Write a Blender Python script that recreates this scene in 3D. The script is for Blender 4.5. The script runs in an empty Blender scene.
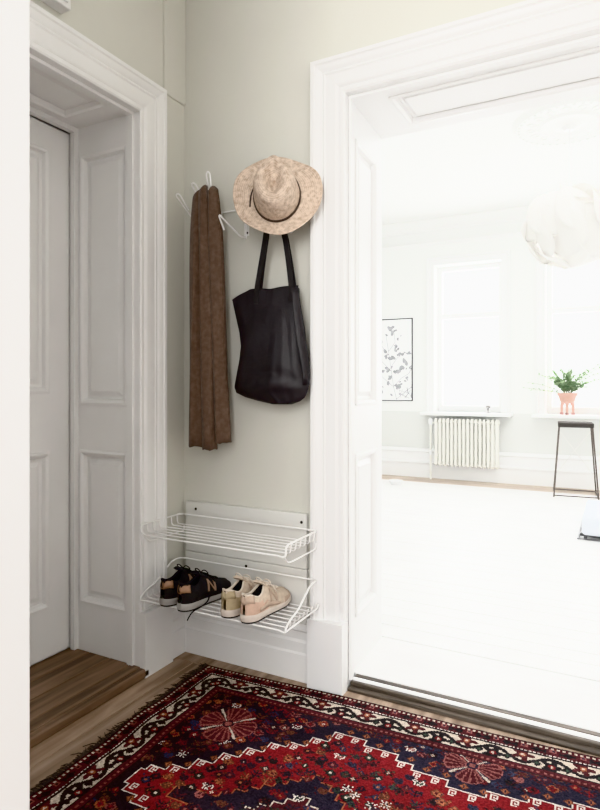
import bpy, math, random
import numpy as np
from mathutils import Vector, Matrix, noise as mnoise
random.seed(7)
rng = np.random.default_rng(7)
S = bpy.context.scene
COL = S.collection
PI = math.pi
F_PX, TH, HOR, H = 595.0, math.radians(28), 387.0, 1.15     # the surveyed lens and eye height, also used to turn measurements into metres

# ---------------------------------------------------------------- materials
def new_mat(name):
    m = bpy.data.materials.new(name); m.use_nodes = True
    nt = m.node_tree; nt.nodes.clear()
    out = nt.nodes.new('ShaderNodeOutputMaterial')
    b = nt.nodes.new('ShaderNodeBsdfPrincipled')
    nt.links.new(b.outputs[0], out.inputs[0])
    return m, nt, b

def mat(name, col, rough=.5, var=.06, scale=6.0, bump=0.0, bscale=60.0, stretch=(1, 1, 1), metal=0.0, spec=.5, sheen=0.0, col2=None):
    """painted / plain surface: noise-driven tone variation and bump"""
    m, nt, b = new_mat(name)
    N, L = nt.nodes.new, nt.links.new
    tc = N('ShaderNodeTexCoord'); mp = N('ShaderNodeMapping'); mp.inputs['Scale'].default_value = stretch
    L(tc.outputs['Object'], mp.inputs[0])
    no = N('ShaderNodeTexNoise'); no.inputs['Scale'].default_value = scale; no.inputs['Detail'].default_value = 4
    L(mp.outputs[0], no.inputs['Vector'])
    rp = N('ShaderNodeValToRGB')
    c2 = col2 if col2 else tuple(c * (1 - var * 2) for c in col)
    rp.color_ramp.elements[0].position = .3; rp.color_ramp.elements[1].position = .7
    rp.color_ramp.elements[0].color = (*c2, 1); rp.color_ramp.elements[1].color = (*col, 1)
    L(no.outputs['Fac'], rp.inputs[0]); L(rp.outputs[0], b.inputs['Base Color'])
    b.inputs['Roughness'].default_value = rough; b.inputs['Metallic'].default_value = metal
    b.inputs['Specular IOR Level'].default_value = spec
    if sheen: b.inputs['Sheen Weight'].default_value = sheen
    if bump:
        n2 = N('ShaderNodeTexNoise'); n2.inputs['Scale'].default_value = bscale; n2.inputs['Detail'].default_value = 3
        L(mp.outputs[0], n2.inputs['Vector'])
        bp = N('ShaderNodeBump'); bp.inputs['Strength'].default_value = bump; bp.inputs['Distance'].default_value = .004
        L(n2.outputs['Fac'], bp.inputs['Height']); L(bp.outputs[0], b.inputs['Normal'])
    return m

def wood(name, c1, c2, axis=1, rough=.55, grain=26.0, island=.35):
    """planks: stretched grain, stains, one tone per board (random per island)"""
    m, nt, b = new_mat(name)
    N, L = nt.nodes.new, nt.links.new
    tc = N('ShaderNodeTexCoord'); mp = N('ShaderNodeMapping')
    sc = [1.0, 1.0, 1.0]; sc[axis] = .07
    mp.inputs['Scale'].default_value = sc
    L(tc.outputs['Object'], mp.inputs[0])
    geo = N('ShaderNodeNewGeometry')
    add = N('ShaderNodeVectorMath'); add.operation = 'ADD'
    mul = N('ShaderNodeMath'); mul.operation = 'MULTIPLY'; mul.inputs[1].default_value = 30
    L(geo.outputs['Random Per Island'], mul.inputs[0]); L(mp.outputs[0], add.inputs[0]); L(mul.outputs[0], add.inputs[1])
    no = N('ShaderNodeTexNoise'); no.inputs['Scale'].default_value = grain; no.inputs['Detail'].default_value = 8; no.inputs['Distortion'].default_value = .6
    L(add.outputs[0], no.inputs['Vector'])
    rp = N('ShaderNodeValToRGB'); rp.color_ramp.elements[0].position = .32; rp.color_ramp.elements[1].position = .66
    rp.color_ramp.elements[0].color = (*c1, 1); rp.color_ramp.elements[1].color = (*c2, 1)
    L(no.outputs['Fac'], rp.inputs[0])
    n3 = N('ShaderNodeTexNoise'); n3.inputs['Scale'].default_value = 3.5; n3.inputs['Detail'].default_value = 6
    L(tc.outputs['Object'], n3.inputs['Vector'])
    hs = N('ShaderNodeHueSaturation')
    ma = N('ShaderNodeMath'); ma.operation = 'MULTIPLY_ADD'; ma.inputs[1].default_value = island; ma.inputs[2].default_value = 1 - island * .5
    L(geo.outputs['Random Per Island'], ma.inputs[0])
    mb_ = N('ShaderNodeMath'); mb_.operation = 'MULTIPLY_ADD'; mb_.inputs[1].default_value = .7; mb_.inputs[2].default_value = .65
    L(n3.outputs['Fac'], mb_.inputs[0])
    mm = N('ShaderNodeMath'); mm.operation = 'MULTIPLY'; L(ma.outputs[0], mm.inputs[0]); L(mb_.outputs[0], mm.inputs[1])
    L(mm.outputs[0], hs.inputs['Value']); L(rp.outputs[0], hs.inputs['Color'])
    L(hs.outputs[0], b.inputs['Base Color']); b.inputs['Roughness'].default_value = rough
    bp = N('ShaderNodeBump'); bp.inputs['Strength'].default_value = .25; bp.inputs['Distance'].default_value = .003
    L(no.outputs['Fac'], bp.inputs['Height']); L(bp.outputs[0], b.inputs['Normal'])
    return m

M = {}
M['white'] = mat('white_gloss_paint', (.80, .80, .797), .38, .02, 3, .06, 25)
M['white_door'] = mat('aged_white_paint', (.83, .824, .812), .42, .03, 3, .08, 22)
M['green'] = mat('pale_green_wall_paint', (.645, .636, .578), .75, .02, 2.2, .05, 90)
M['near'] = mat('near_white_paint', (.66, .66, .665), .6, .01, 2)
M['plaster'] = mat('white_wall_plaster', (.84, .84, .83), .8, .01, 2, .03, 80)
M['room_wall'] = mat('room_wall_paint', (.83, .835, .82), .8, .01, 2, .03, 80)
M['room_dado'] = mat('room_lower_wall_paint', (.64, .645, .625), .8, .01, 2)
M['wire'] = mat('white_plastic_coated_wire', (.88, .875, .86), .3, .015, 30)
M['board'] = mat('white_painted_board', (.74, .735, .70), .5, .03, 8, .1, 30, stretch=(.15, 1, 1))
M['screw'] = mat('dark_screw_metal', (.06, .055, .05), .45, .1, 90, metal=.6)
M['floor_old'] = wood('worn_pine_boards', (.21, .145, .102), (.48, .36, .272), 1, .6, 22)
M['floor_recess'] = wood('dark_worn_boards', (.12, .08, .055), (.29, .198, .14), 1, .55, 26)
M['room_floor'] = wood('white_painted_floorboards', (.80, .795, .79), (.88, .877, .874), 0, .42, 14, .06)
M['bare'] = wood('tan_floor_strip', (.42, .35, .29), (.56, .48, .41), 0, .6, 20, .1)  # tan tone for the floor strip along the far wall
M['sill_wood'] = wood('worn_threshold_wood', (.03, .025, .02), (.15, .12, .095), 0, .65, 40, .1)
M['leather'] = mat('black_soft_leather', (.024, .021, .025), .56, .2, 9, .35, 40, spec=.5)
M['leather_strap'] = mat('black_leather_strap', (.022, .02, .022), .5, .2, 12, .2, 80)
M['black_mesh'] = mat('black_suede_mesh', (.027, .026, .031), .8, .25, 40, .5, 160)
M['black_suede'] = mat('black_brown_suede', (.030, .028, .030), .85, .2, 30, .4, 140)
M['tan'] = mat('tan_leather_patch', (.42, .26, .175), .5, .15, 40, .2, 120)
M['copper'] = mat('copper_brown_print', (.40, .27, .20), .5, .1, 50)
M['mid_grey'] = mat('grey_white_foam_sole', (.40, .385, .365), .6, .06, 40)
M['rubber_dark'] = mat('dark_rubber', (.03, .028, .026), .7, .1, 60)
M['beige_suede'] = mat('beige_suede', (.56, .43, .34), .85, .10, 30, .35, 140)
M['beige_mesh'] = mat('pale_beige_mesh', (.66, .55, .44), .85, .10, 60, .5, 200)
M['peach'] = mat('peach_suede', (.64, .45, .35), .85, .10, 20, .3, 120)
M['olive'] = mat('sand_olive_suede', (.50, .41, .27), .85, .12, 20, .3, 120)
M['cream'] = mat('cream_foam_sole', (.62, .545, .48), .6, .06, 40)
M['cream_lace'] = mat('cream_lace', (.74, .66, .57), .8, .06, 80)
M['black_lace'] = mat('black_lace', (.012, .012, .013), .8, .1, 80)
M['lining'] = mat('dark_lining', (.012, .012, .014), .9, .2, 40)
M['radiator'] = mat('cream_radiator_enamel', (.80, .79, .74), .4, .02, 10)
M['stool_metal'] = mat('dark_bronze_metal', (.13, .105, .09), .45, .15, 40, metal=.3)
M['stool_seat'] = mat('grey_brown_seat_wood', (.07, .064, .06), .95, spec=.05, var=.1, scale=20, stretch=(.1, 1, 1)) # .15, 20, stretch=(.1, 1, 1))
M['light_wire'] = mat('pale_steel_wire', (.70, .69, .67), .5, .03, 40)
M['terra'] = mat('pink_terracotta', (.62, .40, .33), .8, .10, 25, .15, 60)
M['terra_dark'] = mat('dark_pink_terracotta', (.36, .22, .20), .8, .10, 25)
M['soil'] = mat('potting_soil', (.05, .035, .025), .95, .2, 60, .6, 80)
M['stem'] = mat('plant_stem', (.22, .24, .12), .7, .15, 30)
M['leaf'] = mat('plant_leaf', (.34, .44, .27), .55, .35, 14, col2=(.11, .19, .10))
M['paper'] = mat('white_art_paper', (.90, .90, .90), .7, .01, 4)
M['ink'] = mat('grey_ink_wash', (.42, .42, .43), .8, .4, 20, col2=(.24, .24, .25))
M['frame'] = mat('thin_black_frame', (.05, .05, .055), .4, .1, 30)
M['shade'] = mat('white_lamp_plastic', (.84, .835, .82), .55, .01, 4)
M['dark_metal'] = mat('dark_grey_metal', (.12, .12, .125), .4, .1, 40, metal=.4)
M['cloth_white'] = mat('cool_white_upholstery', (.80, .83, .88), .85, .02, 20, .2, 160)
M['ceramic'] = mat('white_ceramic', (.82, .82, .82), .3, .02, 20)
M['grey_cer'] = mat('grey_ceramic', (.22, .215, .21), .5, .05, 20)
M['band'] = mat('brown_cord', (.085, .06, .048), .7, .15, 90)

def scarf_mat():
    m, nt, b = new_mat('brown_knit_wool')
    N, L = nt.nodes.new, nt.links.new
    tc = N('ShaderNodeTexCoord')
    w = N('ShaderNodeTexWave'); w.bands_direction = 'X'; w.inputs['Scale'].default_value = 120; w.inputs['Distortion'].default_value = 2.5; w.inputs['Detail'].default_value = 2
    w2 = N('ShaderNodeTexWave'); w2.bands_direction = 'Z'; w2.inputs['Scale'].default_value = 70; w2.inputs['Distortion'].default_value = 2
    no = N('ShaderNodeTexNoise'); no.inputs['Scale'].default_value = 60; no.inputs['Detail'].default_value = 5
    for n in (w, w2, no): L(tc.outputs['Object'], n.inputs['Vector'])
    a = N('ShaderNodeMath'); a.operation = 'MULTIPLY'; L(w.outputs['Fac'], a.inputs[0]); a.inputs[1].default_value = .28
    a2 = N('ShaderNodeMath'); a2.operation = 'ADD'; L(a.outputs[0], a2.inputs[0]); L(no.outputs['Fac'], a2.inputs[1])
    rp = N('ShaderNodeValToRGB'); rp.color_ramp.elements[0].position = .30; rp.color_ramp.elements[1].position = .95
    rp.color_ramp.elements[0].color = (.095, .066, .052, 1); rp.color_ramp.elements[1].color = (.19, .137, .109, 1)
    L(a2.outputs[0], rp.inputs[0]); L(rp.outputs[0], b.inputs['Base Color'])
    b.inputs['Roughness'].default_value = .95; b.inputs['Sheen Weight'].default_value = .15; b.inputs['Specular IOR Level'].default_value = .15
    bp = N('ShaderNodeBump'); bp.inputs['Strength'].default_value = .5; bp.inputs['Distance'].default_value = .003
    L(a2.outputs[0], bp.inputs['Height']); L(bp.outputs[0], b.inputs['Normal'])
    return m
M['scarf'] = scarf_mat()

def straw_mat():
    m, nt, b = new_mat('woven_straw')
    N, L = nt.nodes.new, nt.links.new
    at = N('ShaderNodeAttribute'); at.attribute_name = 'weave'      # (turns around, run along the profile)
    sx = N('ShaderNodeSeparateXYZ'); L(at.outputs['Vector'], sx.inputs[0])
    def sn(src, k, ph=0):
        mu = N('ShaderNodeMath'); mu.operation = 'MULTIPLY_ADD'; mu.inputs[1].default_value = k; mu.inputs[2].default_value = ph
        L(src, mu.inputs[0]); s = N('ShaderNodeMath'); s.operation = 'SINE'; L(mu.outputs[0], s.inputs[0]); return s.outputs[0]
    rings = sn(sx.outputs[1], 2 * PI * 150)
    rad = sn(sx.outputs[0], 2 * PI * 130)
    pr = N('ShaderNodeMath'); pr.operation = 'MULTIPLY'; L(rings, pr.inputs[0]); L(rad, pr.inputs[1])
    tc = N('ShaderNodeTexCoord')
    no = N('ShaderNodeTexNoise'); no.inputs['Scale'].default_value = 70; no.inputs['Detail'].default_value = 6
    L(tc.outputs['Object'], no.inputs['Vector'])
    ad = N('ShaderNodeMath'); ad.operation = 'MULTIPLY_ADD'; ad.inputs[1].default_value = .22
    L(pr.outputs[0], ad.inputs[0]); L(no.outputs['Fac'], ad.inputs[2])
    ad2 = N('ShaderNodeMath'); ad2.operation = 'MULTIPLY_ADD'; ad2.inputs[1].default_value = .07
    L(rings, ad2.inputs[0]); L(ad.outputs[0], ad2.inputs[2])
    rp = N('ShaderNodeValToRGB'); rp.color_ramp.elements[0].position = .2; rp.color_ramp.elements[1].position = .75
    rp.color_ramp.elements[0].color = (.33, .235, .17, 1); rp.color_ramp.elements[1].color = (.78, .645, .53, 1)
    L(ad2.outputs[0], rp.inputs[0]); L(rp.outputs[0], b.inputs['Base Color'])
    b.inputs['Roughness'].default_value = .7
    bp = N('ShaderNodeBump'); bp.inputs['Strength'].default_value = .6; bp.inputs['Distance'].default_value = .0025
    L(ad2.outputs[0], bp.inputs['Height']); L(bp.outputs[0], b.inputs['Normal'])
    return m
M['straw'] = straw_mat()

def rug_mat():
    m, nt, b = new_mat('wool_rug_pile')
    N, L = nt.nodes.new, nt.links.new
    at = N('ShaderNodeAttribute'); at.attribute_name = 'knot'
    tc = N('ShaderNodeTexCoord'); no = N('ShaderNodeTexNoise'); no.inputs['Scale'].default_value = 160; no.inputs['Detail'].default_value = 4
    L(tc.outputs['Object'], no.inputs['Vector'])
    hs = N('ShaderNodeHueSaturation'); ma = N('ShaderNodeMath'); ma.operation = 'MULTIPLY_ADD'; ma.inputs[1].default_value = 1.5; ma.inputs[2].default_value = .25
    L(no.outputs['Fac'], ma.inputs[0]); L(ma.outputs[0], hs.inputs['Value']); L(at.outputs['Color'], hs.inputs['Color'])
    L(hs.outputs[0], b.inputs['Base Color']); b.inputs['Roughness'].default_value = .95; b.inputs['Specular IOR Level'].default_value = .1
    bp = N('ShaderNodeBump'); bp.inputs['Strength'].default_value = .8; bp.inputs['Distance'].default_value = .004
    L(no.outputs['Fac'], bp.inputs['Height']); L(bp.outputs[0], b.inputs['Normal'])
    return m
M['rug'] = rug_mat()
M['fringe'] = mat('dark_wool_fringe', (.075, .055, .05), .95, .3, 60, col2=(.03, .024, .025))

def glass_mat():
    m = bpy.data.materials.new('window_glass'); m.use_nodes = True
    nt = m.node_tree; nt.nodes.clear(); N, L = nt.nodes.new, nt.links.new
    o = N('ShaderNodeOutputMaterial'); mx = N('ShaderNodeMixShader'); t = N('ShaderNodeBsdfTransparent'); g = N('ShaderNodeBsdfGlossy')
    g.inputs['Roughness'].default_value = .02
    lw = N('ShaderNodeLayerWeight'); lw.inputs['Blend'].default_value = .08
    mu = N('ShaderNodeMath'); mu.operation = 'MULTIPLY'; mu.inputs[1].default_value = .5; L(lw.outputs['Fresnel'], mu.inputs[0])
    L(mu.outputs[0], mx.inputs[0]); L(t.outputs[0], mx.inputs[1]); L(g.outputs[0], mx.inputs[2]); L(mx.outputs[0], o.inputs[0])
    return m
M['glass'] = glass_mat()
def shade_mat():
    m, nt, b = new_mat('white_lamp_plastic_translucent'); N, L = nt.nodes.new, nt.links.new
    b.inputs['Base Color'].default_value = (.86, .855, .84, 1); b.inputs['Roughness'].default_value = .5
    t = N('ShaderNodeBsdfTranslucent'); t.inputs[0].default_value = (.9, .89, .87, 1); mx = N('ShaderNodeMixShader'); mx.inputs[0].default_value = .4
    o = [n for n in nt.nodes if n.type == 'OUTPUT_MATERIAL'][0]
    L(b.outputs[0], mx.inputs[1]); L(t.outputs[0], mx.inputs[2]); L(mx.outputs[0], o.inputs[0]); return m
M['shade'] = shade_mat()
def XU(u, y):
    k = (u - 300) / F_PX; return y * (-math.sin(TH) + math.cos(TH) * k) / (math.cos(TH) + math.sin(TH) * k)
def ZV(u, v, y):
    k = (u - 300) / F_PX; return H - (v - HOR) / F_PX * y / (math.cos(TH) + math.sin(TH) * k)

# ---------------------------------------------------------------- mesh builder
class MB:
    def __init__(s): s.v = []; s.f = []; s.m = []; s.cur = 0
    def add(s, vs, fs):
        n = len(s.v); s.v += [tuple(p) for p in vs]
        for f in fs: s.f.append([i + n for i in f]); s.m.append(s.cur)
        return n
    def box(s, x0, x1, y0, y1, z0, z1):
        vs = [(x, y, z) for z in (z0, z1) for y in (y0, y1) for x in (x0, x1)]
        s.add(vs, [(0, 2, 3, 1), (4, 5, 7, 6), (0, 1, 5, 4), (2, 6, 7, 3), (0, 4, 6, 2), (1, 3, 7, 5)]); return s
    def loft(s, rings, closed=True, cap0=True, cap1=True):
        n = len(rings[0]); vs = [p for r in rings for p in r]; fs = []
        for i in range(len(rings) - 1):
            for j in range(n if closed else n - 1):
                k = (j + 1) % n; fs.append((i * n + j, i * n + k, (i + 1) * n + k, (i + 1) * n + j))
        if closed and cap0: fs.append(tuple(range(n - 1, -1, -1)))
        if closed and cap1: fs.append(tuple((len(rings) - 1) * n + j for j in range(n)))
        s.add(vs, fs); return s
    def tube(s, pts, r, seg=8, closed=False, smooth=0):
        pts = [Vector(p) for p in pts]
        for _ in range(smooth):
            q = []; n = len(pts)
            for i in range(n if closed else n - 1):
                a, b = pts[i], pts[(i + 1) % n]
                q += [a * .75 + b * .25, a * .25 + b * .75]
            if not closed: q = [pts[0]] + q[0:] + [pts[-1]]
            pts = q
        n = len(pts); rings = []; up = None
        for i in range(n):
            a = pts[(i - 1) % n] if (closed or i) else pts[i]; b = pts[(i + 1) % n] if (closed or i < n - 1) else pts[i]
            t = (b - a); t = t.normalized() if t.length > 1e-9 else Vector((0, 0, 1))
            if up is None: up = t.orthogonal().normalized()
            up = up - t * up.dot(t); up = up.normalized() if up.length > 1e-6 else t.orthogonal().normalized()
            w = t.cross(up); rr = r(i / max(1, n - 1)) if callable(r) else r
            rings.append([pts[i] + up * (rr * math.cos(2 * PI * k / seg)) + w * (rr * math.sin(2 * PI * k / seg)) for k in range(seg)])
        if closed: s.loft(rings + [rings[0]], True, False, False)
        else: s.loft(rings)
        return s
    def lathe(s, prof, c=(0, 0, 0), seg=24, cap=True):
        rings = [[(c[0] + r * math.cos(2 * PI * k / seg), c[1] + r * math.sin(2 * PI * k / seg), c[2] + z) for k in range(seg)] for r, z in prof]
        s.loft(rings, True, cap, cap); return s
    def build(s, name, mats, parent=None, sharp=35, bevel=0, world=True, bseg=2, recalc=True):
        """vertices are in world space (world=True) or in the parent's own space"""
        me = bpy.data.meshes.new(name)
        off = Vector((0, 0, 0))
        if parent is not None and world:
            p = parent
            while p is not None: off += p.location; p = p.parent
        me.from_pydata([(x - off.x, y - off.y, z - off.z) for x, y, z in s.v], [], s.f)
        for mm in (mats if isinstance(mats, (list, tuple)) else [mats]): me.materials.append(mm)
        me.polygons.foreach_set('material_index', s.m)
        me.update()
        if recalc:
            import bmesh
            bm = bmesh.new(); bm.from_mesh(me); bmesh.ops.recalc_face_normals(bm, faces=bm.faces); bm.to_mesh(me); bm.free()
        me.polygons.foreach_set('use_smooth', [True] * len(me.polygons))
        if sharp < 179: me.set_sharp_from_angle(angle=math.radians(sharp))
        o = bpy.data.objects.new(name, me); COL.objects.link(o)
        if parent is not None: o.parent = parent
        if bevel:
            b = o.modifiers.new('edge', 'BEVEL'); b.width = bevel; b.segments = bseg; b.limit_method = 'ANGLE'; b.angle_limit = math.radians(40)
        return o

def tag(o, label, cat, group=None, kind=None):
    o['label'] = label; o['category'] = cat
    if group: o['group'] = group
    if kind: o['kind'] = kind
    return o
def thing(name, loc, label, cat, group=None, rz=0):
    o = bpy.data.objects.new(name, None); COL.objects.link(o); o.location = loc; o.rotation_euler = (0, 0, rz)
    o.empty_display_size = .05
    return tag(o, label, cat, group)
def struct(o, label=None):
    o['kind'] = 'structure'
    if label: o['label'] = label
    return o
def copy_tree(o, parent=None):
    c = o.copy(); COL.objects.link(c); c.parent = parent
    for ch in list(o.children): copy_tree(ch, c)
    return c

# ---------------------------------------------------------------- camera
F_PX, TH, HOR, H = 595.0, math.radians(28), 387.0, 1.15
cam = bpy.data.cameras.new('camera'); cam.sensor_fit = 'HORIZONTAL'; cam.sensor_width = 36; cam.lens = 36 * F_PX / 600
cam.shift_y = (HOR - 405) / 600; cam.clip_start = .02
co = bpy.data.objects.new('camera', cam); COL.objects.link(co); co.location = (0, 0, H); co.rotation_euler = (PI / 2, 0, TH)
S.camera = co
# ---------------------------------------------------------------- the setting
XL, YB = -1.68, 2.075          # face of the left wall, face of the back wall
CE = 3.05                      # hall ceiling
RX0, RX1, RY0, RY1, RC, RF = -3.3, 2.5, 2.53, 7.25, 3.2, .03   # bright room
DX0, DX1, DZ = -.904, .56, 2.262   # doorway in the back wall
LY0, LY1, LZ = .86, 1.79, 2.247   # doorway in the left wall
JX = -2.04                        # face of the left door leaf

def planks(mb, x0, x1, y0, y1, z0, z1, along, w, gap=.0025, jitter=.0, lens=None):
    a0, a1 = (y0, y1) if along == 'x' else (x0, x1)
    a = a0
    while a < a1 - 1e-4:
        b = min(a1, a + w * (1 + random.uniform(-jitter, jitter)))
        l0, l1 = (x0, x1) if along == 'x' else (y0, y1)
        cuts = [l0]
        if lens:
            c = l0 + random.uniform(.3, 1) * lens
            while c < l1 - .2: cuts.append(c); c += lens * random.uniform(.8, 1.2)
        cuts.append(l1)
        for p, q in zip(cuts[:-1], cuts[1:]):
            dz = random.uniform(-.001, .0)
            if along == 'x': mb.box(p + .0008, q - .0008, a + gap / 2, b - gap / 2, z0, z1 + dz)
            else: mb.box(a + gap / 2, b - gap / 2, p + .0008, q - .0008, z0, z1 + dz)
        a = b

# floors
mb = MB(); planks(mb, XL, 1.6, -1.6, 1.985, -.04, 0, 'y', .125, .004, .12, 2.6); mb.box(XL, 1.45, 1.988, 2.073, -.04, -.0005)
struct(mb.build('floor_hall', M['floor_old'], bevel=.0015), 'worn brown pine floorboards of the hall')
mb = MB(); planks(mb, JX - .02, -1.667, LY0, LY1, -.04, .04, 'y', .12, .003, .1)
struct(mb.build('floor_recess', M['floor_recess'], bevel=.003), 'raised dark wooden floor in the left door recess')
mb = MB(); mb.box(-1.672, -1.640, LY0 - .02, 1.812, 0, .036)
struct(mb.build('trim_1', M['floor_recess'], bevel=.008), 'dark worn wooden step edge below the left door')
mb = MB()
planks(mb, RX0, RX1, 2.54, 6.86, RF - .03, RF, 'x', .135, .0055, .25, None)
struct(mb.build('floor_room', M['room_floor'], bevel=.002), 'white painted floorboards of the bright room')
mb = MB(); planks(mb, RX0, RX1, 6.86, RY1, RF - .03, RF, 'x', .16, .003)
struct(mb.build('floor_edge', M['bare'], bevel=.002), 'tan strip of floor along the far wall')
mb = MB(); mb.box(DX0 - .03, DX1, 2.166, 2.527, 0, RF)
struct(mb.build('floor_doorway', M['room_floor'], bevel=.002), 'white painted board between the doorway jambs')
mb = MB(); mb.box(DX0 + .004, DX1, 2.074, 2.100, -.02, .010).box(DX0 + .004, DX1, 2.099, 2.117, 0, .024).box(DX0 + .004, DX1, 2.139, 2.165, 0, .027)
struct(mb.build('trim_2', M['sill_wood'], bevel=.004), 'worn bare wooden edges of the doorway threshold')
mb = MB(); mb.box(DX0 + .004, DX1, 2.117, 2.139, 0, .027)
struct(mb.build('trim_3', M['white'], bevel=.004), 'white strip of the doorway threshold')

mb = MB(); mb.box(-2.4, 1.6, -1.6, 2.56, -.10, -.035).box(RX0, RX1, 2.53, RY1 + .3, -.10, -.005)
struct(mb.build('floor_base', M['sill_wood']))  # slab added under the boards to stop light leaking through the gaps
# walls (boxes around the openings)
mb = MB(); mb.box(-2.36, -2.10, LY0 - .1, LY1 + .1, -.04, CE); struct(mb.build('light_block_behind_door', M['white_door']))  # unseen slab added behind the door to stop light leaking round it
mb = MB()
mb.box(-2.3, XL, -1.6, LY0 - .03, -.04, CE).box(-2.3, XL, LY1 + .03, YB + .1, -.04, CE).box(-2.3, XL, LY0 - .03, LY1 + .03, LZ + .03, CE)
struct(mb.build('wall_left', M['green'], sharp=30), 'pale green hall wall with the deep white door')
mb = MB(); mb.box(XL - .01, XL + .010, 1.935, YB, 2.385, CE)
struct(mb.build('trim_4', M['green'], bevel=.004), 'slightly raised strip of green wall in the corner')
mb = MB()
mb.box(-2.3, DX0 - .06, YB, 2.30, -.04, CE).box(DX1 + .03, 3.2, YB, 2.30, -.04, CE).box(DX0 - .06, DX1 + .03, YB, 2.30, DZ + .03, CE)
struct(mb.build('wall_back', M['green'], sharp=30), 'pale green hall wall with coat hooks and shoe racks')
mb = MB()
mb.box(RX0, DX0 - .06, 2.30, RY0, -.04, RC).box(DX1 + .03, RX1, 2.30, RY0, -.04, RC).box(DX0 - .06, DX1 + .03, 2.30, RY0, DZ + .03, RC)
struct(mb.build('wall_room_front', M['room_wall'], sharp=30))
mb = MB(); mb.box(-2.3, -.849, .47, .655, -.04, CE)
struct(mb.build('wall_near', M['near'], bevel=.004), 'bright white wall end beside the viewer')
mb = MB(); mb.box(1.45, 1.6, -1.6, YB, -.04, CE)
struct(mb.build('wall_right', M['plaster']))
mb = MB(); mb.box(-2.3, 1.6, -1.6, YB + .1, CE, CE + .1)
struct(mb.build('ceiling_hall', M['plaster']))
mb = MB(); mb.box(RX0, RX1, RY0 - .24, RY1 + .4, RC, RC + .1)
struct(mb.build('ceiling_room', M['plaster']))
WINS = [(-1.975, -1.185), (-.705, .085), (.62, 1.41)]
WZ0, WZ1 = .845, 2.64
mb = MB(); xs = [RX0] + [x for w in WINS for x in w] + [RX1]
for i in range(0, len(xs), 2): mb.box(xs[i], xs[i + 1], RY1, RY1 + .35, WZ0, WZ1)
mb.box(RX0, RX1, RY1, RY1 + .35, WZ1, RC)
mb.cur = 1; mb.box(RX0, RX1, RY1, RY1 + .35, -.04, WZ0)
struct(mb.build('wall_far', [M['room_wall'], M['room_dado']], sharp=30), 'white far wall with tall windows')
mb = MB(); mb.box(RX0 - .1, RX0, RY0 - .24, RY1 + .4, -.04, RC); struct(mb.build('wall_room_left', M['room_wall']))
mb = MB(); mb.box(RX1, RX1 + .1, RY0 - .24, RY1 + .4, -.04, RC); struct(mb.build('wall_room_right', M['room_wall']))
mb = MB()
cor = [(0, -.13), (.02, -.13), (.025, -.10), (.06, -.085), (.09, -.04), (.12, -.02), (.12, 0), (0, 0)]
mb.loft([[(x, RY1 - p, RC + q) for p, q in cor] for x in (RX0, RX1)])
mb.loft([[(x, RY1 - p * .35, RC - .27 + q * .25) for p, q in cor] for x in (RX0, RX1)])
struct(mb.build('trim_5', M['plaster'], sharp=50), 'white cornice along the far wall')

# ---- swept mouldings
CAS = [(0, 0), (0, .012), (.006, .018), (.018, .018), (.022, .012), (.028, .020), (.036, .024), (.074, .024), (.080, .029), (.088, .026), (.094, .032),
       (.104, .038), (.112, .040), (.117, .046), (.130, .046), (.135, .038), (.135, 0)]
def casing_back(mb, x0, x1, z1, y, prof, zb=0, sgn=-1):
    """three-sided frame in a wall that faces -y: profile swept with mitred corners"""
    for poly in ([(x0, zb, -1, 0), (x0, z1, -1, 1)], [(x0, z1, -1, 1), (x1, z1, 1, 1)], [(x1, z1, 1, 1), (x1, zb, 1, 0)]):
        mb.loft([[(px + dx * w, y + sgn * h, pz + dz * w) for w, h in prof] for px, pz, dx, dz in poly], True)
def casing_left(mb, y0, y1, z1, x, prof, zb=0):
    for poly in ([(y0, zb, -1, 0), (y0, z1, -1, 1)], [(y0, z1, -1, 1), (y1, z1, 1, 1)], [(y1, z1, 1, 1), (y1, zb, 1, 0)]):
        mb.loft([[(x + h, py + dy * w, pz + dz * w) for w, h in prof] for py, pz, dy, dz in poly], True)

mb = MB(); casing_back(mb, DX0, DX1, DZ, YB, CAS)
mb.box(DX0 - .142, DX0 + .004, YB - .052, YB, 0, .262).box(DX1 - .004, DX1 + .142, YB - .052, YB, 0, .262)
struct(mb.build('trim_6', M['white'], sharp=25), 'wide white moulded frame around the bright doorway')
CAS2 = [(w * 1.02, h * .75) for w, h in CAS]
mb = MB(); casing_left(mb, LY0 + .002, LY1 - .002, LZ, XL, CAS2)
mb.box(XL, XL + .040, LY1 - .004, LY1 + .162, 0, .255)
struct(mb.build('trim_7', M['white_door'], sharp=25), 'moulded off-white frame around the left door')

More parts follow.
